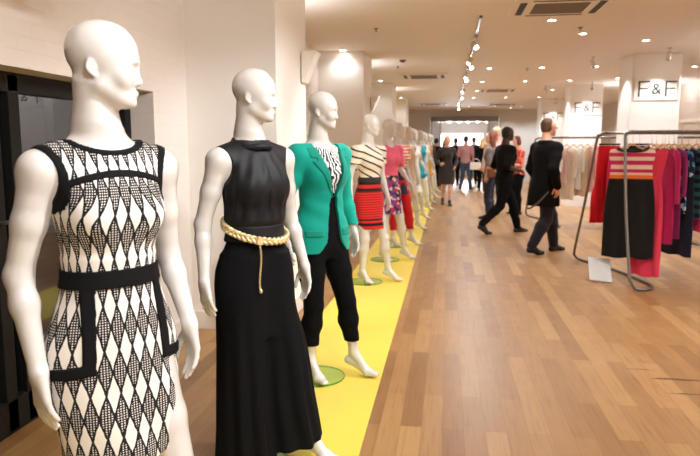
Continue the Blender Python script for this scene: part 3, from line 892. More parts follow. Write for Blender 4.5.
def oak_floor():
    t = NT('oak_strip_floor')
    o, x, y, z = t.objc()
    cb = t.n('ShaderNodeCombineXYZ')
    t.t.links.new(y, cb.inputs[0]); t.t.links.new(x, cb.inputs[1])
    br = t.n('ShaderNodeTexBrick', offset=.37, offset_frequency=2)
    t.t.links.new(cb.outputs[0], br.inputs['Vector'])
    for k, v in (('Scale', 1), ('Brick Width', 1.25), ('Row Height', .112), ('Mortar Size', .0014), ('Mortar Smooth', .4), ('Bias', 0)): br.inputs[k].default_value = v
    br.inputs['Color1'].default_value = (0, 0, 0, 1); br.inputs['Color2'].default_value = (1, 1, 1, 1); br.inputs['Mortar'].default_value = (.5, .5, .5, 1)
    mp = t.n('ShaderNodeMapping'); mp.inputs['Scale'].default_value = (34, 1.6, 1)
    t.t.links.new(o, mp.inputs[0])
    g = t.n('ShaderNodeTexNoise'); g.inputs['Scale'].default_value = 1.6; g.inputs['Detail'].default_value = 6; g.inputs['Roughness'].default_value = .62
    t.t.links.new(mp.outputs[0], g.inputs['Vector'])
    tone = t.ramp(br.outputs['Color'], [(0, srgb(140, 100, 60)), (.35, srgb(158, 117, 72)), (.65, srgb(166, 125, 78)), (1, srgb(182, 142, 93))])
    grain = t.ramp(g.outputs['Fac'], [(.3, (.80, .75, .70)), (.5, (1, 1, 1)), (.72, (1.06, 1.04, 1.0))])
    col = t.mix(1.0, tone, grain, 'MULTIPLY')
    big = t.noise(o, .9, 3)[0]
    col = t.mix(t.math('MULTIPLY', big, .22), col, srgb(158, 114, 72))
    col = t.mix(t.math('MULTIPLY', br.outputs['Fac'], .4), col, srgb(84, 52, 30))
    # worn dark scuff lines
    def scuff(cx, cy, rx, ry, col):
        dx = t.math('DIVIDE', t.math('SUBTRACT', x, cx), rx); dy = t.math('DIVIDE', t.math('SUBTRACT', y, t.math('ADD', cy, t.math('MULTIPLY', t.math('SUBTRACT', t.noise(o, 14)[0], .5), .03))), ry)
        r = t.math('ADD', t.math('MULTIPLY', dx, dx), t.math('MULTIPLY', dy, dy))
        m = t.math('MULTIPLY', t.math('GREATER_THAN', 1.0, t.math('ADD', r, t.math('MULTIPLY', t.noise(o, 40)[0], 1.1))), .75)
        return t.mix(m, col, srgb(66, 44, 30))
    col = scuff(1.50, 4.24, .26, .026, col)
    col = scuff(1.48, 3.99, .16, .014, col)
    col = scuff(1.30, 4.40, .14, .010, col)
    rough = t.math('ADD', .30, t.math('MULTIPLY', t.noise(o, 6)[0], .16))
    bmp = t.bump(t.math('ADD', t.math('MULTIPLY', br.outputs['Fac'], -1.0), t.math('MULTIPLY', g.outputs['Fac'], .15)), .12, .003)
    return t.bsdf(col, rough, spec=.45, normal=bmp)
M['floor'] = oak_floor()

def struct(o): o['kind'] = 'structure'; return o

def build_room():
    struct(MB().box(((XL - .6 + XR) / 2, (Y0 + YE + 5) / 2, -.05), (XR - XL + .6, YE + 5 - Y0, .1)).build('floor', M['floor']))
    struct(MB().box(((XL - .6 + XR) / 2, (Y0 + YE + 5) / 2, CEIL + .05), (XR - XL + .6, YE + 5 - Y0, .1)).build('ceiling', M['ceiling']))
    # left wall: solid behind the camera, shop window, painted brick pier, then plain
    wb, wt, wy0, wy1 = 0.0, 1.87, -.6, 4.31
    m = MB()
    m.box((XL - .15, (Y0 + wy0) / 2, CEIL / 2), (.3, wy0 - Y0, CEIL))
    m.box((XL - .15, (wy0 + wy1) / 2, (wt + CEIL) / 2), (.3, wy1 - wy0, CEIL - wt))
    m.box((XL - .15, (wy1 + YE) / 2, CEIL / 2), (.3, YE - wy1, CEIL))
    struct(m.build('wall_left', M['brick']))
    struct(MB().box((XR + .1, (Y0 + YE) / 2, CEIL / 2), (.2, YE - Y0, CEIL)).build('wall_right', M['wall']))
    struct(MB().box(((XL + XR) / 2, Y0 - .1, CEIL / 2), (XR - XL, .2, CEIL)).build('wall_back', M['wall']))
    # the far end with its entrance
    e0, e1, eh = -.75, 2.05, 2.66
    m = MB()
    m.box(((XL - .3 + e0) / 2, YE + .12, CEIL / 2), (e0 - XL + .3, .24, CEIL))
    m.box(((e1 + XR) / 2, YE + .12, CEIL / 2), (XR - e1, .24, CEIL))
    m.box(((e0 + e1) / 2, YE + .12, (eh + CEIL) / 2), (e1 - e0, .24, CEIL - eh))
    struct(m.build('wall_front', M['endwall']))
    struct(MB().box(((XL + XR) / 2, YE + 5.0, CEIL / 2), (XR - XL + .6, .1, CEIL)).build('wall_street', M['wall']))
    # skirting boards
    struct(MB().box((XL + .009, (4.315 + 4.885) / 2, .075), (.018, .57, .15), .004).build('baseboard_left', M['trimwhite']))
    struct(MB().box((XR - .009, (Y0 + YE) / 2, .07), (.018, YE - Y0, .14), .004).build('baseboard_right', M['trimwhite']))
    for i, z in enumerate((2.05, 1.35)):
        struct(MB().box((XR - .02, (Y0 + YE) / 2, z), (.04, YE - Y0, .07), .01).build('trim_%d' % (i + 1), M['trimwhite']))
    # shop window / glazed door in the left wall
    wf = struct(MB().build('window_1', M['frame']))
    fr = MB()
    X = XL - .215
    fr.box((X, (wy0 + wy1) / 2, wt - .05), (.09, wy1 - wy0, .10), .006)
    fr.box((X, (wy0 + wy1) / 2, .09), (.09, wy1 - wy0, .18), .006)
    for y in (wy0 + .045, 1.35, 2.90, 3.06, wy1 - .05): fr.box((X, y, wt / 2), (.09, .085, wt - .02), .006)
    fr.build('window_frame', M['frame'], wf)
    MB().box((X, (wy0 + wy1) / 2, (wt + .1) / 2), (.012, wy1 - wy0 - .1, wt - .2)).build('window_pane', M['pane'], wf)
    hd = MB()
    hd.tube(smooth_path([(X + .045, 2.90, .84), (X + .10, 2.90, .84), (X + .105, 2.90, .89), (X + .105, 2.90, 1.06), (X + .10, 2.90, 1.11), (X + .045, 2.90, 1.11)], 5), .011, 10)
    hd.build('door_handle', M['steel'], wf)
    # street floor and shopfront across, seen dimly through the glass
    struct(MB().box((XL - 3.0, 3, -.06), (5.4, 14, .08)).build('path', M['frame']))
    bn = thing('street_bin', 'yellow green bin outside on the dark street beyond the shop window', 'bin', (XL - 1.3, 4.16, -.02))
    MB().box((0, 0, .40), (.34, .40, .80), .04).build('bin_body', plain('hivis', srgb(190, 190, 40), .5), bn)
    MB().box((0, 0, .83), (.38, .44, .06), .02).build('bin_lid', M['frame'], bn)
    # columns down both sides
    for i, y in enumerate((4.89, 10.12, 15.35, 20.6)):
        c = struct(MB().box(((XL - 1.32) / 2, y + .53, CEIL / 2), (-1.32 - XL, 1.06, CEIL)).build('column_%d' % (i + 1), M['column']))
        b = MB().box(((XL - 1.32) / 2 + .008, y + .53, .075), (-1.32 - XL + .016, 1.092, .15), .004)
        b.build('column_skirting', M['trimwhite'], c)
    for i, y in enumerate((11.05, 16.3, 21.4)):
        struct(MB().box((3.27, y + .4, CEIL / 2), (.74, .8, CEIL)).build('column_%d' % (i + 5), M['column']))
        column_sign(3.27, y, i)
    # yellow runner under the mannequins
    tag(MB().box((-.745, 11.2, .0015), (.69, 24.0, .003)).build('floor_runner', M['yellow']), 'long bright yellow vinyl runner under the row of mannequins', 'runner')

def text_mesh(body, size, depth, name, mat, parent, loc, bold=False):
    cu = bpy.data.curves.new(name, 'FONT')
    cu.body = body; cu.size = size; cu.extrude = depth; cu.align_x = 'CENTER'; cu.align_y = 'CENTER'; cu.resolution_u = 6
    if bold: cu.offset = .004
    tmp = bpy.data.objects.new('tmp_text', cu); C.objects.link(tmp)
    bpy.context.view_layer.update()
    me = bpy.data.meshes.new_from_object(tmp.evaluated_get(bpy.context.evaluated_depsgraph_get()))
    bpy.data.objects.remove(tmp)
    o = link(name, me, parent, None)
    me.materials.clear(); me.materials.append(mat)
    o.location = loc; o.rotation_euler = (PI / 2, 0, 0)
    return o

def column_sign(x, y, i):
    where = ('on the nearest white column', 'on the second white column', 'on the third white column from the clothes racks')[i]
    r = thing('wall_sign', 'framed square shop sign lettered F&F ' + where, 'sign', (x, y - .002, 2.39), 0, 'signs on the columns')
    m = MB()
    for sx in (-1, 1): m.box((sx * .335, -.010, 0), (.008, .016, .36))
    for sz in (-1, 1): m.box((0, -.010, sz * .176), (.678, .016, .008))
    m.build('sign_frame', M['trimwhite'], r)
    MB().box((0, -.006, 0), (.662, .008, .344)).build('sign_panel', M['signboard'], r)
    def F(cx):
        m = MB()
        m.box((cx - .075, -.0125, 0), (.026, .006, .245))
        m.box((cx + .012, -.0125, .112), (.155, .006, .021))
        m.box((cx + .002, -.0125, .006), (.128, .006, .019))
        return m
    F(-.185).build('letter', M['ink'], r)
    F(.222).build('letter', M['ink'], r)
    text_mesh('&', .24, .003, 'ampersand', M['ink'], r, (.005, -.0125, -.008))

# ------------------------------------------------------------------ ceiling fittings
def build_ceiling():
    proto = thing('ceiling_downlight', 'small round recessed downlight', 'downlight', (0, 0, CEIL), 0, 'recessed ceiling downlights')
    m = MB(); m.lathe([(.044, -.001), (.062, -.001), (.066, -.006), (.062, -.010), (.050, -.009), (.044, -.004)], (0, 0, 0), 24); m.build('trim_ring', M['trimwhite'], proto)
    m = MB(); m.lathe([(0, -.003), (.044, -.003), (.044, -.0055), (0, -.0055)], (0, 0, 0), 20); m.build('lamp', M['lamp'], proto)
    spots = []
    for x in (.75, 1.72, 2.70):
        for y in (8.0 if x < 1 else (9.0 if x < 2 else 9.7), 12.75, 15.35, 17.9, 20.4, 24.9): spots.append((x, y))
    spots[0] = (1.17, 8.0)
    spots += [(-1.63, 10.0), (-1.55, 14.8), (-1.46, 20.1), (3.64, 15.0), (4.5, 9.5), (4.5, 13.0), (4.5, 18.0), (4.6, 22), (.0, 26.0), (2.4, 26.2), (3.6, 26.2)]  # last three are added to brighten the end wall
    spots += [(x, y) for x in (.75, 1.9, 3.2, 4.6) for y in (-1.6, 1.6, 4.8)]
    for i, (x, y) in enumerate(spots):
        o = proto if i == 0 else copy_tree(proto)
        o.location = (x, y, CEIL)
        if x < 0: o['label'] = 'round recessed downlight in the ceiling above the columns by the mannequins'; o['group'] = 'downlights by the left columns'
        elif y > 12: o['label'] = 'small bright round downlight in the far ceiling over the shoppers'; o['group'] = 'downlights over the far aisle'
        else: o['label'] = 'bright starry round downlight in the ceiling near the large air vent'; o['group'] = 'downlights near the large vent'
        lamp_light('downlight_lamp', (x, y, CEIL - .03), 5 if x < 0 else (34 if y < 7 else 34), 2.4, .05)
    # track with spot heads
    r = thing('lighting_track', 'long thin dark track fixed along the ceiling above the aisle', 'track', (0, 0, 0))
    MB().box((.34, 16.4, CEIL - .012), (.035, 17.6, .024), .003).build('track_rail', M['gunmetal'], r)
    heads = [(.33, 8.95, .9), (.32, 10.6, -1), (.35, 11.25, .9), (.34, 12.9, -1), (.33, 13.5, 1), (.35, 16.3, -.9), (.34, 18.4, 1), (.34, 21.5, -1), (.34, 24.0, .8)]
    track_spot(heads, 'white cylindrical spotlight on the ceiling track above the aisle', 'track spotlights above the aisle')
    # second, nearer track added out of view to brighten the mannequins and wall
    r2 = thing('lighting_track', 'added unseen ceiling track beside the first mannequins, above the front of the aisle', 'track', (0, 0, 0))
    MB().box((.75, 2.2, CEIL - .012), (.035, 7.4, .024), .003).build('track_rail', M['gunmetal'], r2)
    track_spot([(.75, .2, -1), (.75, 1.5, -1), (.75, 2.9, -1), (.75, 4.3, -1), (.75, 5.6, -1), (.75, 3.6, (-1.8, 4.9, 1.7)), (.75, 2.2, (-2.05, 3.3, 2.35)), (.75, .9, (-2.05, 2.2, 2.4))], 'added fill spotlight on the unseen nearer track, aimed towards the mannequins and shop window wall', 'added track spotlights by the first mannequins')
    # air-conditioning cassettes
    big = thing('ceiling_vent', 'large square beige air conditioning vent close overhead', 'vent', (1.13, 7.25, CEIL))
    vent(big, .98, .86)
    for (x, y), lab in (((-.53, 13.95), 'beige slotted air vent in the ceiling above the mannequin row'), ((1.27, 17.75), 'small beige slotted air vent among the far downlights'), ((-.56, 23.4), 'thin slotted air vent just before the entrance'), ((1.9, 23.9), 'narrow air vent in the ceiling near the far white columns')):
        vent(thing('ceiling_vent', lab, 'vent', (x, y, CEIL)), .98, .86)
    for (x, y), lab in (((2.86, 7.7), 'round brown smoke detector on the ceiling beside the nearest white column'), ((-.8, 11.3), 'small pale smoke detector on the ceiling before the slotted vent')):
        d = thing('smoke_detector', lab, 'detector', (x, y, CEIL))
        m = MB(); m.lathe([(0, 0), (.055, 0), (.055, -.018), (.042, -.034), (.02, -.038), (0, -.038)], (0, 0, 0), 24); m.build('housing', M['grille'], d)
        m = MB(); m.lathe([(0, -.038), (.014, -.038), (.012, -.046), (0, -.047)], (0, 0, 0), 14); m.build('sensor', M['dark'], d)
    for (x, y), lab in (((-.92, 8.25), 'small sprinkler head in the ceiling above the teal blazer mannequin'), ((1.60, 8.55), 'small sprinkler head between two bright downlights'), ((-.95, 12.2), 'small sprinkler head in the ceiling past the second column'), ((1.47, 12.9), 'small sprinkler head in the far ceiling between downlights')):
        d = thing('sprinkler_head', lab, 'sprinkler', (x, y, CEIL))
        m = MB(); m.lathe([(0, 0), (.030, 0), (.028, -.006), (.010, -.010), (.010, -.024), (0, -.024)], (0, 0, 0), 16); m.build('body', M['gunmetal'], d)
        m = MB(); m.lathe([(0, -.036), (.020, -.036), (.020, -.039), (0, -.039)], (0, 0, 0), 12); m.tube([(.009, 0, -.024), (.012, 0, -.030), (.004, 0, -.037)], .002, 6); m.tube([(-.009, 0, -.024), (-.012, 0, -.030), (-.004, 0, -.037)], .002, 6); m.build('deflector', M['gunmetal'], d)
    # lamps on the columns
    for i, y in enumerate((11.05, 16.3, 21.4)):
        for (x, ty), w in (((3.27, y - .55), 'in front of'), ((2.35, y + .3), 'on the aisle side of')):
            if i == 2 and ty > y: continue
            column_spot((x, ty, CEIL), (3.27 if w[0] == 'i' else 2.95, y + (.02 if w[0] == 'i' else .3), 1.9), 'chrome gimbal spotlight %s the %s white column' % (w, ('nearest', 'second', 'third')[i]))
    column_spot((3.95, 10.9, CEIL), (3.6, 11.3, 1.9), 'chrome gimbal spotlight beside the F&F sign, away from the aisle')
    for i, (y, lab) in enumerate(((5.95, 'pale wedge-shaped speaker high on the first pale column behind the blazer mannequin'), (11.2, 'pale wedge-shaped speaker high on the second pale column'))):
        s = thing('wall_speaker', lab, 'speaker', (-1.32, y - .13, 2.20))
        m = MB(); m.loop_prism([(.012, -.14), (.03, -.14), (.15, .13), (.012, .13)], -.10, .10, M=Matrix(((1, 0, 0, 0), (0, 0, 1, 0), (0, 1, 0, 0), (0, 0, 0, 1)))); m.build('cabinet', M['trimwhite'], s)
        MB().box((.006, 0, .0), (.012, .08, .06), .002).build('bracket', M['gunmetal'], s)
    f = thing('emergency_light', 'grey ceiling-hung light fitting above the harlequin mannequin', 'light', (-1.62, 2.72, 0))
    MB().box((0, 0, 2.30), (.14, .22, .06), .008).build('housing', M['palegrey'], f)
    MB().box((0, 0, 2.262), (.11, .19, .016), .004).build('diffuser', M['trimwhite'], f)
    m = MB(); m.tube([(0, -.06, 2.33), (0, -.06, CEIL - .002)], .006, 8); m.tube([(0, .06, 2.33), (0, .06, CEIL - .002)], .006, 8); m.build('hanger_rods', M['steel'], f)

def lamp_light(name, loc, watts, spot, rad, target=None, col=(.93, .965, 1.0), blend=.7):
    L = bpy.data.lights.new(name, 'SPOT')
    L.energy = watts; L.spot_size = spot; L.spot_blend = blend; L.shadow_soft_size = rad; L.color = col
    o = bpy.data.objects.new(name, L); C.objects.link(o)
    o.location = loc
    if target is not None: o.rotation_euler = (Vector(target) - Vector(loc)).to_track_quat('-Z', 'Y').to_euler()
    return o

def aim_matrix(d):
    return Vector(d).to_track_quat('-Z', 'Y').to_matrix()

def spot_head(name, label, group, top, target, drop=.10, chrome=False):
    r = thing(name, label, 'spotlight', top, 0, group)
    d = (Vector(target) - (Vector(top) - Vector((0, 0, drop)))).normalized()
    R = aim_matrix(d).to_4x4()
    c = Vector((0, 0, -drop))
    mt = M['chrome'] if chrome else M['trimwhite']
    m = MB(); m.tube([(0, 0, -.002), (0, 0, -drop + .03)], .007, 8); m.lathe([(0, 0), (.032, 0), (.032, -.012), (0, -.012)], (0, 0, -.001), 16); m.build('stem', mt, r)
    T = Matrix.Translation(c) @ R
    m = MB(); m.lathe([(.0, .075), (.022, .072), (.034, .055), (.038, -.035), (.046, -.058), (.043, -.060), (.030, -.042), (0, -.040)], (0, 0, 0), 20, M=T); m.build('can', mt, r)
    m = MB(); m.lathe([(0, -.043), (.029, -.043), (.029, -.046), (0, -.046)], (0, 0, 0), 16, M=T); m.build('lamp', M['lamp'], r)
    return Vector(top) + c + d * .07, d

def track_spot(heads, label, group):
    for i, (x, y, sg) in enumerate(heads):
        tgt = sg if isinstance(sg, tuple) else (-.80, y + (.75 if y < 7 else -1.0), 1.25) if not isinstance(sg, tuple) and sg < 0 else (1.6, y - 2.2, .9)
        p, d = spot_head('track_spotlight', label, group, (x, y, CEIL - .025), tgt, .11)
        lamp_light('track_lamp', p, 17 if isinstance(sg, tuple) else (52 if y < 7 else 40), 1.25, .03, tgt, (.95, .975, 1.0), .6)

def column_spot(top, tgt, label):
    p, d = spot_head('column_spotlight', label, None, top, tgt, .12, True)
    lamp_light('column_lamp', p, 13, 1.3, .03, tgt, (.95, .975, 1.0), .6)

def vent(r, w, d):
    m = MB()
    m.box((0, 0, -.009), (w, d, .018), .004)
    m.build('vent_panel', M['ceiling'], r)
    m = MB()
    for sx in (-1, 1): m.box((sx * (w / 2 - .10), 0, -.0195), (.07, d * .72, .003))
    m.box((0, -(d / 2 - .07), -.0195), (w * .62, .035, .003)); m.box((0, d / 2 - .07, -.0195), (w * .62, .035, .003))
    m.build('air_slot', M['dark'], r)
    m = MB()
    n = 9
    for k in range(n): m.box((0, (k - (n - 1) / 2) * d * .60 / n, -.022), (w * .56, d * .60 / n * .72, .008), .002)
    m.build('grille', M['grille'], r)

# ------------------------------------------------------------------ the entrance beyond the aisle
def build_entrance():
    r = thing('entrance_portal', 'steel framed glazed entrance at the far end of the aisle', 'entrance', (.65, YE - .05, 0))
    for x in (-1.33, -.98, .98, 1.33): MB().box((x, 0, 1.32), (.09, .12, 2.64), .006).build('post', M['steel'], r)
    MB().box((0, 0, 2.56), (2.76, .16, .20), .008).build('header_beam', M['gunmetal'], r)
    for x in (-1.155, 1.155): MB().box((x, 0, 1.23), (.26, .012, 2.4)).build('side_glass', M['pane'], r)
    w = struct(MB().box((.62, YE + 3.2, 1.72), (1.95, .04, .62)).build('window_2', M['daylight']))
    for k in range(6):
        x = -.35 + k * .40
        l = thing('globe_lamp', 'white globe lamp hanging before the bright entrance window', 'lamp', (x, YE + 1.2 + .3 * (k % 2), CEIL), 0, 'globe lamps inside the entrance')
        m = MB(); m.tube([(0, 0, -.002), (0, 0, -.30)], .006, 8); m.build('cord', M['steel'], l)
        m = MB(); m.lathe([(.0, -.28)] + [(.11 * math.sin(PI * j / 12), -.39 + .11 * math.cos(PI * j / 12)) for j in range(1, 12)] + [(0, -.50)], (0, 0, 0), 20); m.build('globe', M['lampdim'], l)
# ------------------------------------------------------------------ clothes racks
RAIL = 1.64
def rack(loc, rz, length, label):
    r = thing('clothes_rack', label, 'clothes rack', (loc[0], loc[1], 0), rz)
    h = .883; R = .016
    def end(x0, s):
        P = lambda *a: [(x0 + s * x, y, z) for x, y, z in a]
        pts = P((.13, .25, RAIL), (.08, .25, RAIL), (.03, .26, RAIL - .03), (.01, .29, RAIL - .09), (.0, .54, .85), (0, .86, .16), (.02, .90, .06), (.06, .86, .022), (.12, .65, .018), (.24, .25, .018), (.30, -.30, .018), (.31, -.62, .018), (.27, -.80, .018), (.18, -.905, .018), (.06, -.90, .022), (.012, -.89, .09), (.0, -.86, .18), (.0, -.69, .82), (.012, -.54, RAIL - .09), (.035, -.51, RAIL - .03), (.08, -.50, RAIL), (.13, -.50, RAIL))
        MB().tube(smooth_path(pts, 6), R, 12).build('end_frame', M['gunmetal'], r)
    end(0, 1); end(length, -1)
    for y in (-.50, .25):
        m = MB(); m.tube([(.13, y, RAIL), (length - .13, y, RAIL)], R, 12)
        for k in range(int((length - .3) / .05)):
            m.tube([(.18 + k * .05 + .0025 * j, y, RAIL) for j in range(2)], R + .0022, 12)
        m.build('hanging_rail', M['gunmetal'], r)
    return r

def rack_point(loc, rz, x, front=True):
    y = -.50 if front else .25
    return (loc[0] + x * math.cos(rz) - y * math.sin(rz), loc[1] + x * math.sin(rz) + y * math.cos(rz), RAIL)

HANGER_ME = {}
def hanger(label, group, loc, rz, clips=False, rail=0.0):
    r = thing('coat_hanger', label, 'hanger', loc, rz, group)
    key = clips
    if key not in HANGER_ME:
        m = MB(); m.tube([(.0228 * math.sin(t), 0, .0 + .0228 * math.cos(t)) for t in [-1.9 + k * .3 for k in range(15)]] + [(0.004, 0, -.034), (0, 0, -.125)], .0022, 8)
        a = h = m.build('hook', M['chrome'], r)
        if not clips:
            m = MB()
            pts = smooth_path([(-.17, 0, -.212), (-.12, 0, -.192), (-.05, 0, -.158), (0, 0, -.130), (.05, 0, -.158), (.12, 0, -.192), (.17, 0, -.212)], 4)
            m.tube(pts, [.006 + .004 * (1 - abs(p[0]) / .2) for p in pts], 10)
            b = m.build('shoulder_bar', M['wood_hanger'], r)
        else:
            m = MB(); m.box((0, 0, -.132), (.30, .012, .020), .003); b = m.build('clip_bar', M['black_trim'], r)
        HANGER_ME[key] = (a.data, b.data)
    else:
        a, b = HANGER_ME[key]
        h = link('hook', a, r); link('clip_bar' if clips else 'shoulder_bar', b, r)
    h.rotation_euler = (0, 0, rail + PI / 2 - rz)
    return r

def drape(rows, n=44, k=9, amp=.012, ph=0.0, dip=.05, seed=0, ragged=0.0):
    """rows: z, half-width, half-thickness; a thin closed shell that hangs in folds, open at neck and hem"""
    rnd = random.Random(seed)
    bm = bmesh.new(); uvl = bm.loops.layers.uv.new('UVMap')
    z0, z1 = rows[0][0], rows[-1][0]
    zs = np.array([-r[0] for r in rows]); vals = np.array([r[1:] for r in rows])
    m = 26
    Z = [-(z0) + (z0 - z1) * (i / (m - 1)) ** 1.25 for i in range(m)]
    rings = []
    for i, d in enumerate(Z):
        w, t = cr_interp(zs, vals, np.array([d]))[0]
        f = min(1, max(0, (d + z0 - .12) / .35))
        ring = []
        for j in range(n):
            a = 2 * PI * j / n
            c, s = math.cos(a), math.sin(a)
            x = w * math.copysign(abs(c) ** .75, c); y = t * math.copysign(abs(s) ** .75, s)
            y += amp * f * (math.sin(k * x / .2 + ph + 1.2 * math.sin(3 * d + ph)) + .5 * math.sin(1.9 * k * x / .2 + 2 * ph))
            z = -d
            if i < 3: z -= dip * (1 - i / 3) * max(0, 1 - (x / max(w, 1e-3)) ** 2) * (1 if s < 0 else .3)
            if i == m - 1: z += ragged * math.sin(5 * x / .2 + ph)
            ring.append(bm.verts.new((x, y, z)))
        rings.append(ring)
    for i in range(m - 1):
        for j in range(n):
            f = bm.faces.new((rings[i][j], rings[i + 1][j], rings[i + 1][(j + 1) % n], rings[i][(j + 1) % n]))
            f.smooth = True
            for l in f.loops: l[uvl].uv = (l.vert.co.x, l.vert.co.z)
    bmesh.ops.recalc_face_normals(bm, faces=bm.faces)
    me = bpy.data.meshes.new('drape'); bm.to_mesh(me); bm.free()
    return me

def sleeve_mesh(sg, length, r0=.062, r1=.045, seed=0):
    rows = []
    m = MB()
    rnd = random.Random(seed)
    pts = [(sg * .180, 0, -.215), (sg * .212, 0, -.25), (sg * .230, 0, -.33), (sg * (.24 + rnd.uniform(-.01, .01)), 0.006, -.25 - length * .6), (sg * (.235 + rnd.uniform(-.015, .015)), .0, -.23 - length)]
    P = smooth_path(pts, 5)
    n = 16
    bm = m.bm; uvl = bm.loops.layers.uv.new('UVMap')
    rings = []
    for i, p in enumerate(P):
        f = i / (len(P) - 1); rad = (r0 * (1 - f) + r1 * f) * (.75 if i == 0 else 1)
        t = (P[min(i + 1, len(P) - 1)] - P[max(i - 1, 0)]).normalized()
        ax = Vector((-t.z, 0, t.x))
        rings.append([bm.verts.new(p + ax * (rad * .62 * math.cos(2 * PI * k / n)) + Vector((0, 1, 0)) * (rad * .42 * math.sin(2 * PI * k / n) * (1 + .15 * math.sin(9 * f + k)))) for k in range(n)])
    for i in range(len(P) - 1):
        for k in range(n):
            fc = bm.faces.new((rings[i][k], rings[i + 1][k], rings[i + 1][(k + 1) % n], rings[i][(k + 1) % n])); fc.smooth = True
            for l in fc.loops: l[uvl].uv = (l.vert.co.x, l.vert.co.z)
    return m

def garment(name, label, cat, loc, rz, mat, kind='dress', length=1.2, sleeves=0.0, smat=None, hem=.21, waist=.18, group=None, seed=0, amp=.007, neck=.145, hlabel=None, hgroup=None, tm=.018, extra=None, wsc=1.0, rail=0.0):
    rnd = random.Random(seed)
    r = thing(name, label, cat, loc, rz, group)
    if kind == 'skirt':
        rows = [(-.148, .155 * wsc, .016), (-.19, .158 * wsc, .022), (-.35, .172 * wsc, .024), (-length, hem, .028)]
        me = drape(rows, 60, 17, amp, seed, 0, seed, .0)
    else:
        rows = [(-.136 - .26 * neck, neck * wsc, .0155), (-.136 - .26 * .17, .172 * wsc, .018), (-.196, .200 * wsc, .020), (-.23, .207 * wsc, .022), (-.35, .186 * wsc, tm), (-.52, waist * wsc, tm), (-.66, max(waist + .01, (waist + hem) * .5) * wsc, tm + .004), (-length, hem * wsc, tm + .008)]
        me = drape(rows, 48, 8, amp, seed, .045, seed, .008)
    link('cloth', me, r, mat).name = 'skirt_cloth' if kind == 'skirt' else 'body_cloth'
    if sleeves:
        for sg in (-1, 1): sleeve_mesh(sg, sleeves, seed=seed + sg).build('sleeve', smat or mat, r)
    if extra: extra(r)
    hanger(hlabel or 'hanger holding the ' + label, hgroup, loc, rz, kind == 'skirt', rail)
    return r

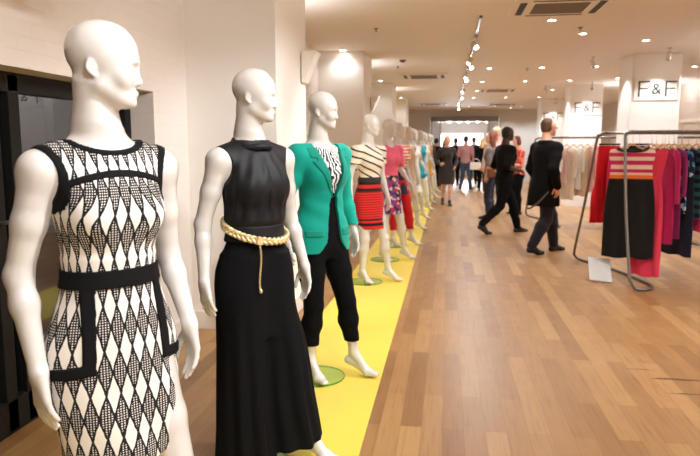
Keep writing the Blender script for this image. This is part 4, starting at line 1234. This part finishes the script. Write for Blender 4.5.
def build_racks():
    A = (1.775, 7.745); ra = math.radians(7.5)
    rack(A, ra, 1.9, 'dark metal clothes rack with looped tube feet beside the small white sign')
    G = dict(group=None)
    cam_az = lambda p: math.atan2(p[1], p[0]) - PI / 2       # turn that faces a garment to the aisle
    S = {
        'pinkstripe': stripes('pink_stripe_dress', [(0, (.006, .005, .006)), (.685, srgb(232, 116, 50)), (.715, srgb(236, 200, 180)), (.735, srgb(196, 40, 96)), (.765, srgb(240, 214, 196)), (.80, srgb(200, 44, 100)), (.835, srgb(240, 214, 196)), (.865, srgb(204, 48, 104)), (.895, srgb(240, 214, 196)), (.925, srgb(204, 48, 104)), (.955, srgb(238, 212, 196)), (.98, srgb(110, 104, 104))], -1.40, -.09),
        'hotpink': fabric('hotpink', srgb(226, 42, 104)), 'coral': fabric('coral', srgb(226, 62, 92)), 'magenta': fabric('magenta', srgb(176, 24, 86)), 'plum': fabric('plum', srgb(126, 26, 84)),
        'scarlet': fabric('scarlet', srgb(222, 24, 42)), 'orange': fabric('orange', srgb(226, 84, 48)), 'blue': blotch('blue_print', [srgb(28, 40, 80), srgb(60, 110, 160), srgb(190, 200, 210), srgb(20, 24, 50)], 22),
        'black': M['black_matte'], 'darknavy': fabric('darknavy', srgb(24, 24, 42)), 'greenstripe': band_repeat('green_stripe', srgb(40, 90, 90), srgb(22, 26, 40), .09, .5), 'greystripe': band_repeat('grey_stripe', srgb(190, 186, 184), srgb(40, 38, 44), .035, .5),
        'rose': fabric('rose', srgb(220, 140, 150)), 'palepink': fabric('palepink', srgb(232, 196, 188)), 'white': M['white_cloth'], 'cream': M['cream'], 'beige': M['beige'], 'wine': fabric('wine', srgb(120, 22, 48)), 'pattern': blotch('pattern_print', [srgb(60, 40, 50), srgb(170, 60, 80), srgb(200, 190, 190), srgb(40, 44, 70)], 30),
    }
    def collar(r):
        m = MB()
        m.tube([(.15 * math.cos(t), .021 * math.sin(t) - .004, -.176 - .034 * abs(math.sin(t)) * (1 if math.sin(t) < 0 else .3)) for t in [2 * PI * k / 24 for k in range(24)]], .012, 8, closed=True)
        m.build('striped_collar', M['greycollar'], r)
    M['greycollar'] = band_repeat('grey_collar', srgb(150, 144, 142), srgb(40, 38, 40), .012, .5)
    gr = 'garments on the near rack'
    # front rail: x along the rail, extra turn in degrees
    front = [
        (.11, -20, 'hanging_dress', 'dress with pink and cream striped top, orange waistband and black skirt on the near rack', 'dress', 'pinkstripe', dict(length=1.36, hem=.235, waist=.20, extra=collar, wsc=1.1)),
        (.31, -46, 'hanging_dress', 'coral pink pleated maxi dress hanging low behind the striped dress', 'dress', 'coral', dict(length=1.56, hem=.20, waist=.15, wsc=.82, amp=.013)),
        (.425, -72, 'hanging_dress', 'magenta long-sleeved dress next to the striped dress', 'dress', 'magenta', dict(length=1.18, sleeves=.52)),
        (1.10, -70, 'hanging_cardigan', 'white sleeveless blouse edge showing beside the magenta dress', 'blouse', 'rose', dict(length=.78)),
        (.492, -71, 'hanging_dress', 'plum purple dress hanging between magenta and blue print', 'dress', 'plum', dict(length=1.12, sleeves=.45)),
        (.552, -70, 'hanging_blouse', 'blue and white print blouse beside the plum dress', 'blouse', 'blue', dict(length=.86, sleeves=.24)),
        (.627, -70, 'hanging_dress', 'long dark navy dress hanging past the blue print blouse', 'dress', 'darknavy', dict(length=1.32)),
        (.702, -70, 'hanging_shirt', 'dark green and navy striped top on the near rack', 'top', 'greenstripe', dict(length=.92, sleeves=.3)),
        (.782, -70, 'hanging_dress', 'deep pink dress after the green striped top', 'dress', 'hotpink', dict(length=1.06)),
        (.862, -70, 'hanging_shirt', 'grey and black striped knit top beyond the deep pink dress', 'top', 'greystripe', dict(length=.80, sleeves=.4)),
        (.942, -70, 'hanging_skirt', 'wine red dress after the grey striped knit', 'dress', 'wine', dict(length=1.0)),
        (1.022, -70, 'hanging_shirt', 'dark patterned blouse after the wine red dress', 'blouse', 'pattern', dict(length=.85)),
    ]
    for i, (x, tw, nm, lab, cat, mt, kw) in enumerate(front):
        p = rack_point(A, ra, x, True)
        if nm == 'hanging_cardigan': nm, lab = 'hanging_blouse', 'dusty rose sleeveless blouse last on the near rail, beyond the patterned blouse'
        if nm == 'hanging_skirt': nm = 'hanging_dress'
        garment(nm, lab, cat, p, ra + math.radians(tw), S[mt], rail=ra, seed=i * 3 + 1, hlabel='wooden hanger holding the ' + lab.split(' on the')[0].split(' hanging')[0].split(' next')[0].split(' beside')[0].split(' after')[0].split(' last')[0].split(' beyond')[0].split(' at')[0], hgroup='wooden hangers on the near rack', **kw)
    rear = [
        (.15, 20, 'hanging_skirt', 'bright red pleated skirt clipped to a hanger behind the near pole', 'skirt', 'scarlet', dict(kind='skirt', length=1.06, hem=.245, amp=.015)),
        (.50, 20, 'hanging_skirt', 'black pleated skirt hanging on the rear rail behind the striped dress', 'skirt', 'black', dict(kind='skirt', length=1.2, hem=.20)),
        (.36, 20, 'hanging_shirt', 'hot pink long-sleeved top between the red skirt and the striped dress', 'top', 'hotpink', dict(length=.95, sleeves=.62)),
        (.70, -65, 'hanging_dress', 'orange dress showing above the hot pink sleeve', 'dress', 'orange', dict(length=1.0)),
        (.80, -68, 'hanging_dress', 'black dress on the rear rail behind the magenta dress', 'dress', 'black', dict(length=1.15)),
        (.90, -68, 'hanging_dress', 'wine red dress on the rear rail behind the plum dress', 'dress', 'wine', dict(length=1.05)),
        (1.0, -68, 'hanging_dress', 'dark navy dress on the rear rail behind the striped top', 'dress', 'darknavy', dict(length=1.2)),
    ]
    for i, (x, tw, nm, lab, cat, mt, kw) in enumerate(rear):
        p = rack_point(A, ra, x, False)
        garment(nm, lab, cat, p, ra + math.radians(tw), S[mt], rail=ra, seed=i * 5 + 2, hlabel='rear rail hanger holding the ' + lab.split(' clipped')[0].split(' hanging')[0].split(' between')[0].split(' showing')[0].split(' on the')[0], hgroup='hangers on the rear rail', **kw)
    # the pale rack behind the man in the black coat
    B = (1.72, 12.9); rb = math.radians(5)
    rack(B, rb, 3.4, 'metal clothes rack of pale garments behind the man in the black coat')
    pal = ['white', 'palepink', 'cream', 'white', 'beige', 'palepink', 'rose', 'white', 'cream', 'black', 'palepink', 'white', 'greystripe', 'beige', 'white', 'rose', 'cream', 'wine', 'black', 'coral']
    for i, c in enumerate(pal):
        p = rack_point(B, rb, .17 + i * .125, True)
        w = {'white': 'white', 'palepink': 'pale pink', 'cream': 'cream', 'beige': 'beige', 'rose': 'dusty rose', 'black': 'black', 'greystripe': 'grey striped', 'wine': 'wine red', 'coral': 'coral'}[c]
        L = (1.0, .86, 1.15, .95, 1.08)[i % 5]
        garment('hanging_shirt' if L < .97 else 'hanging_dress', '%s %s hanging on the pale rack behind the man in black' % (w, 'top' if L < .97 else 'dress'), 'top' if L < .97 else 'dress', p, rb + math.radians(-66 + (i * 37) % 7), S[c], rail=rb, length=L, seed=i + 60, sleeves=(.4, 0, .5)[i % 3], group='%s %s on the pale rack' % (w, 'tops' if L < .97 else 'dresses'), hlabel='wooden hanger on the pale rack behind the man in black', hgroup='hangers on the pale rack')
    # the rack past the striped knits, at the edge of the shop
    D = (3.72, 9.55); rd = math.radians(6)
    rack(D, rd, 1.7, 'second dark clothes rack behind the near one, towards the wall away from the aisle')
    for i, (c, w, L) in enumerate((('greystripe', 'grey and black striped', 1.0), ('wine', 'wine red', 1.12), ('pattern', 'red and grey patterned', .95), ('magenta', 'magenta', 1.05), ('black', 'black', 1.1), ('coral', 'coral', 1.0))):
        p = rack_point(D, rd, .2 + i * .16, True)
        garment('hanging_dress', '%s dress on the second rack by the wall' % w, 'dress', p, rd + math.radians(-66), S[c], rail=rd, length=L, seed=i + 90, hlabel='hanger on the second rack holding the %s dress' % w)
    # sign holder leaning on the floor tube
    s = thing('sign_holder', 'small white card in clear acrylic holder propped on the floor at the rack foot', 'sign', (1.70, 7.25, .004), math.radians(14))
    Rx = Matrix.Rotation(math.radians(-36), 3, 'X') @ Matrix.Rotation(math.radians(9), 3, 'Y')
    MB().box((0, .052, .132), (.25, .004, .285), .001, Rx).build('card', M['paper'], s)
    MB().box((0, .046, .132), (.276, .003, .304), .001, Rx).build('acrylic_front', M['acrylic'], s)
    m = MB(); m.box((0, .06, .003), (.24, .22, .004), .001); m.build('foot', M['acrylic'], s)

# ------------------------------------------------------------------ shoppers
def inv_head(b):
    k = 1.0 if b.male else b.q.get('hscale', .955)
    def f(x, y, z):
        q = (np.stack([x, y, z], -1) - b.hp) @ b.hR
        return q / k
    return f

def hair_mesh(b, style, h):
    k = 1.0 if b.male else .955
    P = [(Ell((0, .030, .156), (.083, .093, .090)), .02)]
    if style == 'bob': P += [(Ell((0, .035, .08), (.094, .075, .10)), .03)]
    if style == 'long': P += [(Ell((0, .045, .07), (.095, .070, .12)), .03), (Cap((-.06, .055, .02), (-.075, .06, -.14), .045, .035), .03), (Cap((.06, .055, .02), (.075, .06, -.14), .045, .035), .03), (Cap((0, .07, .0), (0, .085, -.16), .06, .05), .03)]
    if style == 'short': P += [(Ell((0, .040, .095), (.080, .074, .07)), .03)]
    W = [(p.xf(b.hR, b.hp, k), kk) for p, kk in P]
    ih = inv_head(b)
    def cut(x, y, z):
        q = ih(x, y, z)
        line = -.045 + np.clip((q[..., 2] - .165) * 1.6, -.0, .2) * -1.0
        lim = np.where(q[..., 2] > .16, -.2, -.030 if style in ('bob', 'long') else -.012)
        fr = lim - q[..., 1]
        low = (.034 if style == 'short' else -.5) - q[..., 2]
        return np.maximum(fr, low)
    return sdf_mesh('hair', W, h, cuts=(cut,))

def person(label, loc, az, male, pose, height, wear, hair, skin, h=.013, group=None):
    b = Body(male, **pose)
    r = thing('person', label, 'person', (loc[0], loc[1], 0), math.radians(az + 90), group)
    r.scale = (height / 1.835,) * 3
    link('body', b.skin('person_body', h), r, skin)
    for w in wear:
        kind, mat = w[0], w[1]; o = w[2] if len(w) > 2 else .018; e = w[3] if len(w) > 3 else None
        if kind == 'trousers':
            m = sdf_mesh('trousers', b.prims('torso', o=.014) + b.prims('legR', 'legL', o=o), h, cuts=(lambda x, y, z: z - 1.03, lambda x, y, z: .055 - z))
        elif kind == 'top':
            lo, cuffs = e
            arms = [(c.grow(o * .8), k) for sd in 'RL' for c, k in b.G['arm' + sd]]
            EL = (b.ER, b.EL); 
            P = b.prims('torso', 'shR', 'shL', o=o) + (arms if cuffs == 'long' else [(c.grow(o * .8), k) for sd in 'RL' for c, k in b.G['arm' + sd][:2]] if cuffs == 'half' else [])
            m = sdf_mesh('top', P, h, cuts=(lambda x, y, z: np.where(np.abs(x) < .19, lo - z, -1), lambda x, y, z: z - 1.50 - o))
        elif kind == 'coat':
            lo = e
            T = [(lo, .238, .170, .190, 0, .01), (lo + .2, .236, .162, .18, 0, .005), (.96, .23, .155, .168, 0, 0), (1.1, .205, .145, .142, 0, 0), (1.25, .21, .142, .142, 0, 0), (1.38, .212, .128, .138, 0, .004), (1.46, .15, .09, .105, 0, .015)]
            sx = b.rows
            T = [(z, a, f, bk, (np.interp(z, [q[0] for q in sx], [q[4] for q in sx])), cy + np.interp(z, [q[0] for q in sx], [q[5] for q in sx])) for z, a, f, bk, cx, cy in T]
            arms = [(c.grow(o), k) for sd in 'RL' for c, k in b.G['arm' + sd]]
            m = sdf_mesh('coat', [(Loft(T, fold(5, .012, 1.0, lo)), .03)] + b.prims('torso', 'shR', 'shL', o=o) + arms + [(Cap((-.045, .02, 1.50), (.045, .02, 1.50), .066, .066), .03)], h, cuts=(lambda x, y, z: np.where(np.abs(x) < .26, lo - z, -1), lambda x, y, z: z - 1.545))
        elif kind == 'skirt':
            lo = e
            T = [(lo, .215, .20, .19, 0, 0), (.80, .21, .16, .165, 0, 0), (.95, .19, .115, .14, 0, 0), (1.05, .16, .108, .11, 0, 0), (1.15, .135, .10, .09, 0, 0)]
            m = sdf_mesh('skirt', [(Loft(T), .03)] + b.prims('torso', o=o), h, cuts=(lambda x, y, z: lo - z, lambda x, y, z: z - 1.12))
        elif kind == 'shoes':
            for sd in 'RL':
                A = getattr(b, 'A' + sd)
                m = sdf_mesh('shoe', b.prims('foot' + sd, o=.012), min(h, .010), cuts=(lambda x, y, z, A=A: z - A[2] - .02,))
                link('shoe', m, r, mat)
            continue
        names = {'trousers': 'trousers', 'top': 'top', 'coat': 'coat', 'skirt': 'skirt'}
        link(names[kind], m, r, mat)
    if hair: link('hair', hair_mesh(b, hair[0], min(h, .010)), r, hair[1])
    return r, b

def at_joint(r, p):
    """a point of the figure's own frame, in the shop"""
    s = r.scale[0]; a = r.rotation_euler[2]; c, n = math.cos(a), math.sin(a)
    x, y, z = [float(k) * s for k in p]
    return Vector((r.location[0] + c * x - n * y, r.location[1] + n * x + c * y, z))

def handbag(label, loc, rz, mat, w=.30, hh=.20, strap=.24):
    r = thing('handbag', label, 'handbag', loc, rz)
    m = MB(); m.box((0, 0, -hh / 2 - strap), (w, .10, hh), .025); m.build('bag_body', mat, r)
    m = MB(); m.tube(smooth_path([(-w * .36, 0, -strap + .004), (-w * .3, 0, -strap * .45), (-w * .10, 0, -.012), (w * .10, 0, -.012), (w * .3, 0, -strap * .45), (w * .36, 0, -strap + .004)], 6), .008, 8); m.build('strap', mat, r)
    MB().box((0, -.052, -strap - hh * .3), (.05, .008, .03), .002).build('buckle', M['gold'], r)
    return r

FLAT = dict(kneeR=(-.09, -.02, .49), ankleR=(-.10, .03, .085), kneeL=(.09, -.02, .49), ankleL=(.10, .02, .085), toeR=(-.2, -1), toeL=(.2, -1))
def build_people():
    dk = plain('dark_coat', (.005, .0048, .005), .85, spec=.15); nv = fabric('dark_jeans', srgb(34, 34, 46)); jeans = fabric('blue_jeans', srgb(70, 88, 116)); jd = fabric('indigo_jeans', srgb(44, 50, 72))
    shoe = plain('black_shoe', (.012, .011, .011), .3); br = plain('brown_hair', srgb(92, 62, 40), .6, var=.2, nscale=60); red = plain('red_hair', srgb(120, 56, 32), .55, var=.2, nscale=60)
    blond = plain('blond_hair', srgb(214, 178, 120), .55, var=.15, nscale=60); dh = plain('dark_hair', srgb(30, 24, 22), .5, var=.2, nscale=60)
    grey = fabric('grey_knit', srgb(120, 110, 106)); pinkshirt = band_repeat('pink_check', srgb(206, 160, 160), srgb(170, 116, 122), .02, .5); coral = blotch('coral_print', [srgb(222, 104, 84), srgb(236, 150, 120), srgb(190, 60, 60)], 20)
    suit = fabric('charcoal_suit', srgb(52, 46, 44)); bagw = plain('white_leather', srgb(230, 222, 212), .4); bagb = plain('brown_leather', srgb(122, 74, 44), .4)
    sk, sd = M['skin_light'], M['skin_dark']
    walk = dict(kneeL=(.085, -.21, .51), ankleL=(.085, -.27, .088), toeL=(.1, -1), kneeR=(-.085, .02, .48), ankleR=(-.085, .25, .13), toeR=(-.05, -1), ballR=.03)
    # man in the black coat
    r, b = person('man in black coat and dark trousers with glasses and brown hair striding past the racks', (1.33, 9.15), 32, True,
                  {**walk, 'hyaw': math.radians(-24), 'elbowR': (-.28, .10, 1.17), 'wristR': (-.27, .02, .94), 'elbowL': (.28, .02, 1.16), 'wristL': (.26, -.14, .97), 'lean': (0, -.04)}, 1.86,
                  [('trousers', nv, .034), ('coat', dk, .030, .66), ('shoes', shoe)], ('short', br), sk, .010)
    m = MB()
    ih = lambda p: Vector(tuple(b.hR @ np.array(p) + b.hp))
    for sg in (-1, 1):
        m.tube([ih((sg * .030 + .021 * math.cos(t), -.097, .103 + .016 * math.sin(t))) for t in [2 * PI * k / 16 for k in range(16)]], .002, 6, closed=True)
        m.tube([ih((sg * .051, -.095, .106)), ih((sg * .074, -.07, .108)), ih((sg * .080, .015, .108))], .002, 6)
    m.tube([ih((-.010, -.098, .106)), ih((.010, -.098, .106))], .002, 6)
    m.build('glasses', shoe, r)
    mm = MB(); mm.tube(smooth_path([(-.20, .10, .86), (-.10, .20, .70), (.06, .22, .62), (.17, .12, .72), (.20, .02, .86)], 6), .012, 8); mm.build('coat_belt', plain('strap_grey', srgb(86, 84, 84), .5), r)
    # man in black with the wide stride
    ws = dict(kneeL=(.085, -.23, .50), ankleL=(.085, -.33, .088), toeL=(.1, -1), kneeR=(-.085, .10, .49), ankleR=(-.09, .43, .19), toeR=(-.05, -1), ballR=.03)
    r, b = person('dark-skinned man in black shirt and black trousers taking a long stride', (.95, 11.15), 22, True,
                  {**ws, 'hyaw': math.radians(-18), 'elbowR': (-.29, .10, 1.17), 'wristR': (-.16, -.20, 1.10), 'handR': (.5, -.8, .0), 'palmR': (.3, .4, -.8), 'elbowL': (.26, .06, 1.17), 'wristL': (.20, -.22, 1.08), 'handL': (-.5, -.8, .0), 'palmL': (-.3, .4, -.8), 'lean': (0, -.06)}, 1.80,
                  [('trousers', M['black_matte'], .030), ('top', dk, .036, (.93, 'half')), ('shoes', shoe)], ('short', dh), sd, .010)
    # red-haired woman
    r, b = person('red-haired woman in grey top and jeans with brown shoulder bag, seen behind the striding man', (.86, 13.4), 160, False, {**FLAT, 'hyaw': .3, 'elbowR': (-.24, .08, 1.16), 'wristR': (-.20, -.16, 1.05), 'handR': (.2, -1, 0)}, 1.76,
                  [('trousers', jd, .024), ('top', grey, .018, (.98, 'half')), ('shoes', shoe)], ('long', red), sk)
    w = at_joint(r, b.ER) + Vector((0, 0, .0))
    handbag('brown leather handbag at the side of the red-haired woman', (.92, 12.98, 1.20), .4, bagb, .30, .18, .16)
    # blond woman walking up the aisle
    wk = dict(kneeL=(.075, -.12, .50), ankleL=(.07, -.14, .125), kneeR=(-.07, .04, .49), ankleR=(-.07, .20, .16), toeL=(.05, -1), toeR=(-.05, -1), ballL=.024, ballR=.03)
    person('blond woman in charcoal skirt suit and bare legs walking up the aisle', (-.02, 16.3), -82, False, {**wk, 'hyaw': 0, 'elbowR': (-.27, .05, 1.16), 'wristR': (-.20, -.18, 1.08), 'handR': (.5, -.8, .2), 'elbowL': (.27, .05, 1.16), 'wristL': (.20, -.16, 1.02), 'handL': (-.3, -.8, -.4)}, 1.74,
           [('skirt', suit, .02, .56), ('top', suit, .02, (.98, 'long')), ('shoes', shoe)], ('bob', blond), sk, .011)
    person('man in pink checked shirt and blue jeans seen from behind in the aisle', (.60, 22.2), 80, True, {**FLAT, 'ankleR': (-.19, .03, .085), 'kneeR': (-.14, -.02, .49), 'ankleL': (.16, .0, .085), 'elbowL': (.25, .02, 1.16), 'wristL': (.16, -.18, 1.1)}, 1.80,
           [('trousers', jeans, .024), ('top', pinkshirt, .022, (.90, 'half')), ('shoes', shoe)], ('short', dh), sk, .014)
    r, b = person('woman with long blond hair in black carrying a white bag beside the pink shirt', (1.13, 21.6), 70, False, {**FLAT}, 1.72,
           [('trousers', M['black_matte'], .022), ('top', M['black_matte'], .02, (.9, 'long')), ('shoes', shoe)], ('long', blond), sk, .014)
    handbag('white handbag beside the blond woman in black', (.90, 21.35, 1.06), .2, bagw, .36, .24, .12)
    r, b = person('woman in coral print top and black trousers looking at her phone near the pale rack', (1.50, 14.3), 200, False, {**FLAT, 'htilt': .3, 'elbowR': (-.23, -.02, 1.15), 'wristR': (-.09, -.26, 1.22), 'handR': (.3, -.7, .5), 'palmR': (.4, .5, .6), 'elbowL': (.23, -.02, 1.15), 'wristL': (.10, -.25, 1.18), 'handL': (-.3, -.7, .4), 'palmL': (-.4, .5, .6)}, 1.70,
           [('trousers', M['black_matte'], .022), ('top', coral, .02, (.92, 'half')), ('shoes', shoe)], ('bob', red), sk)
    p = at_joint(r, (.0, -.36, 1.30))
    ph = thing('phone', 'dark phone held up by the woman in the coral print top', 'phone', p, r.rotation_euler[2])
    MB().box((0, 0, 0), (.07, .009, .14), .003, Matrix.Rotation(-.6, 3, 'X')).build('case', shoe, ph)
    MB().box((0, .0045, .004), (.062, .002, .126), 0, Matrix.Rotation(-.6, 3, 'X')).build('screen', plain('phone_screen', (.05, .06, .08), .1), ph)
    person('tall person in pale pink shirt standing between the red-haired woman and the striding man', (1.13, 15.6), -110, True, {**FLAT}, 1.92,
           [('trousers', nv, .022), ('top', fabric('pale_shirt', srgb(224, 190, 184)), .022, (.9, 'long')), ('shoes', shoe)], ('short', blond), sk, .014)
    for i, (x, y, az, ml, hh, lab, hr) in enumerate((
        (-.42, 23.6, 80, True, 1.74, 'dark-clothed person with back turned at the end of the mannequin row', 'short'),
        (-.12, 24.6, 100, False, 1.70, 'dark-haired woman in black by the entrance, just past the mannequin row', 'long'),
        (.28, 24.2, 85, True, 1.76, 'dark-clothed man by the entrance behind the blond woman in the aisle', 'short'),
        (.98, 25.2, 95, True, 1.80, 'dark-haired man in black by the entrance, past the pink checked shirt', 'short'),
        (1.55, 24.6, 75, False, 1.70, 'dark-haired woman in black near the entrance, past the white bag', 'bob'))):
        person(lab, (x, y), az, ml, {**FLAT}, hh, [('trousers', M['black_matte'], .022), ('coat', dk, .022, .80), ('shoes', shoe)], (hr, dh), sk, .016)
# ------------------------------------------------------------------ build all
build_room()
build_ceiling()
build_entrance()
mannequin_dress(); mannequin_gown(); mannequin_blazer(); row_mannequins()
build_racks()
build_people()
# unseen fill lights without fittings, aimed up, added to brighten the ceiling
for x, y, z, e in ((-1.72, 6.35, 2.25, 13), (-1.72, 11.6, 2.25, 13), (-1.72, 16.9, 2.25, 13), (4.9, 3.0, 2.1, 60), (4.9, 6.3, 2.1, 70), (4.7, 9.4, 2.0, 26), (4.6, 16.2, 2.1, 45), (3.4, -1.6, 2.0, 45), (1.2, -2.4, 2.0, 22), (4.4, .4, 2.0, 60)):
    lamp_light('ceiling_fill_light', (x, y, z), e, 2.7, .12, (x, y, z + 1), blend=1.0)
# daylight of the entrance and a faint night street
L = bpy.data.lights.new('entrance_daylight', 'AREA'); L.shape = 'RECTANGLE'; L.size = 1.9; L.size_y = .6; L.energy = 60; L.color = (.9, .95, 1)
o = bpy.data.objects.new('entrance_daylight', L); C.objects.link(o); o.location = (.62, YE + 3.15, 1.72); o.rotation_euler = (-PI / 2, 0, 0)
w = bpy.data.worlds.new('night'); bpy.context.scene.world = w; w.use_nodes = True
w.node_tree.nodes['Background'].inputs[0].default_value = (.02, .025, .035, 1); w.node_tree.nodes['Background'].inputs[1].default_value = .4
cam = bpy.data.cameras.new('camera'); cam.lens = 36 * 640 / 700; cam.clip_end = 100
co = bpy.data.objects.new('camera', cam); C.objects.link(co)
th = math.atan(83 / 640); ph = math.atan(98 / 640 * math.cos(th))
co.location = (0, 0, 1.5); co.rotation_euler = (PI / 2 - th, 0, ph)
cam.dof.use_dof = True; cam.dof.focus_distance = 2.55; cam.dof.aperture_fstop = 4.5
sc = bpy.context.scene
sc.camera = co
sc.view_settings.view_transform = 'Standard'; sc.view_settings.look = 'None'; sc.view_settings.gamma = 1; sc.view_settings.use_curve_mapping = False
sc.view_settings.exposure = 1.38
sc.cycles.max_bounces = 8; sc.cycles.diffuse_bounces = 5; sc.cycles.transparent_max_bounces = 12
sc.cycles.caustics_reflective = False; sc.cycles.caustics_refractive = False
sc.cycles.sample_clamp_indirect = 4
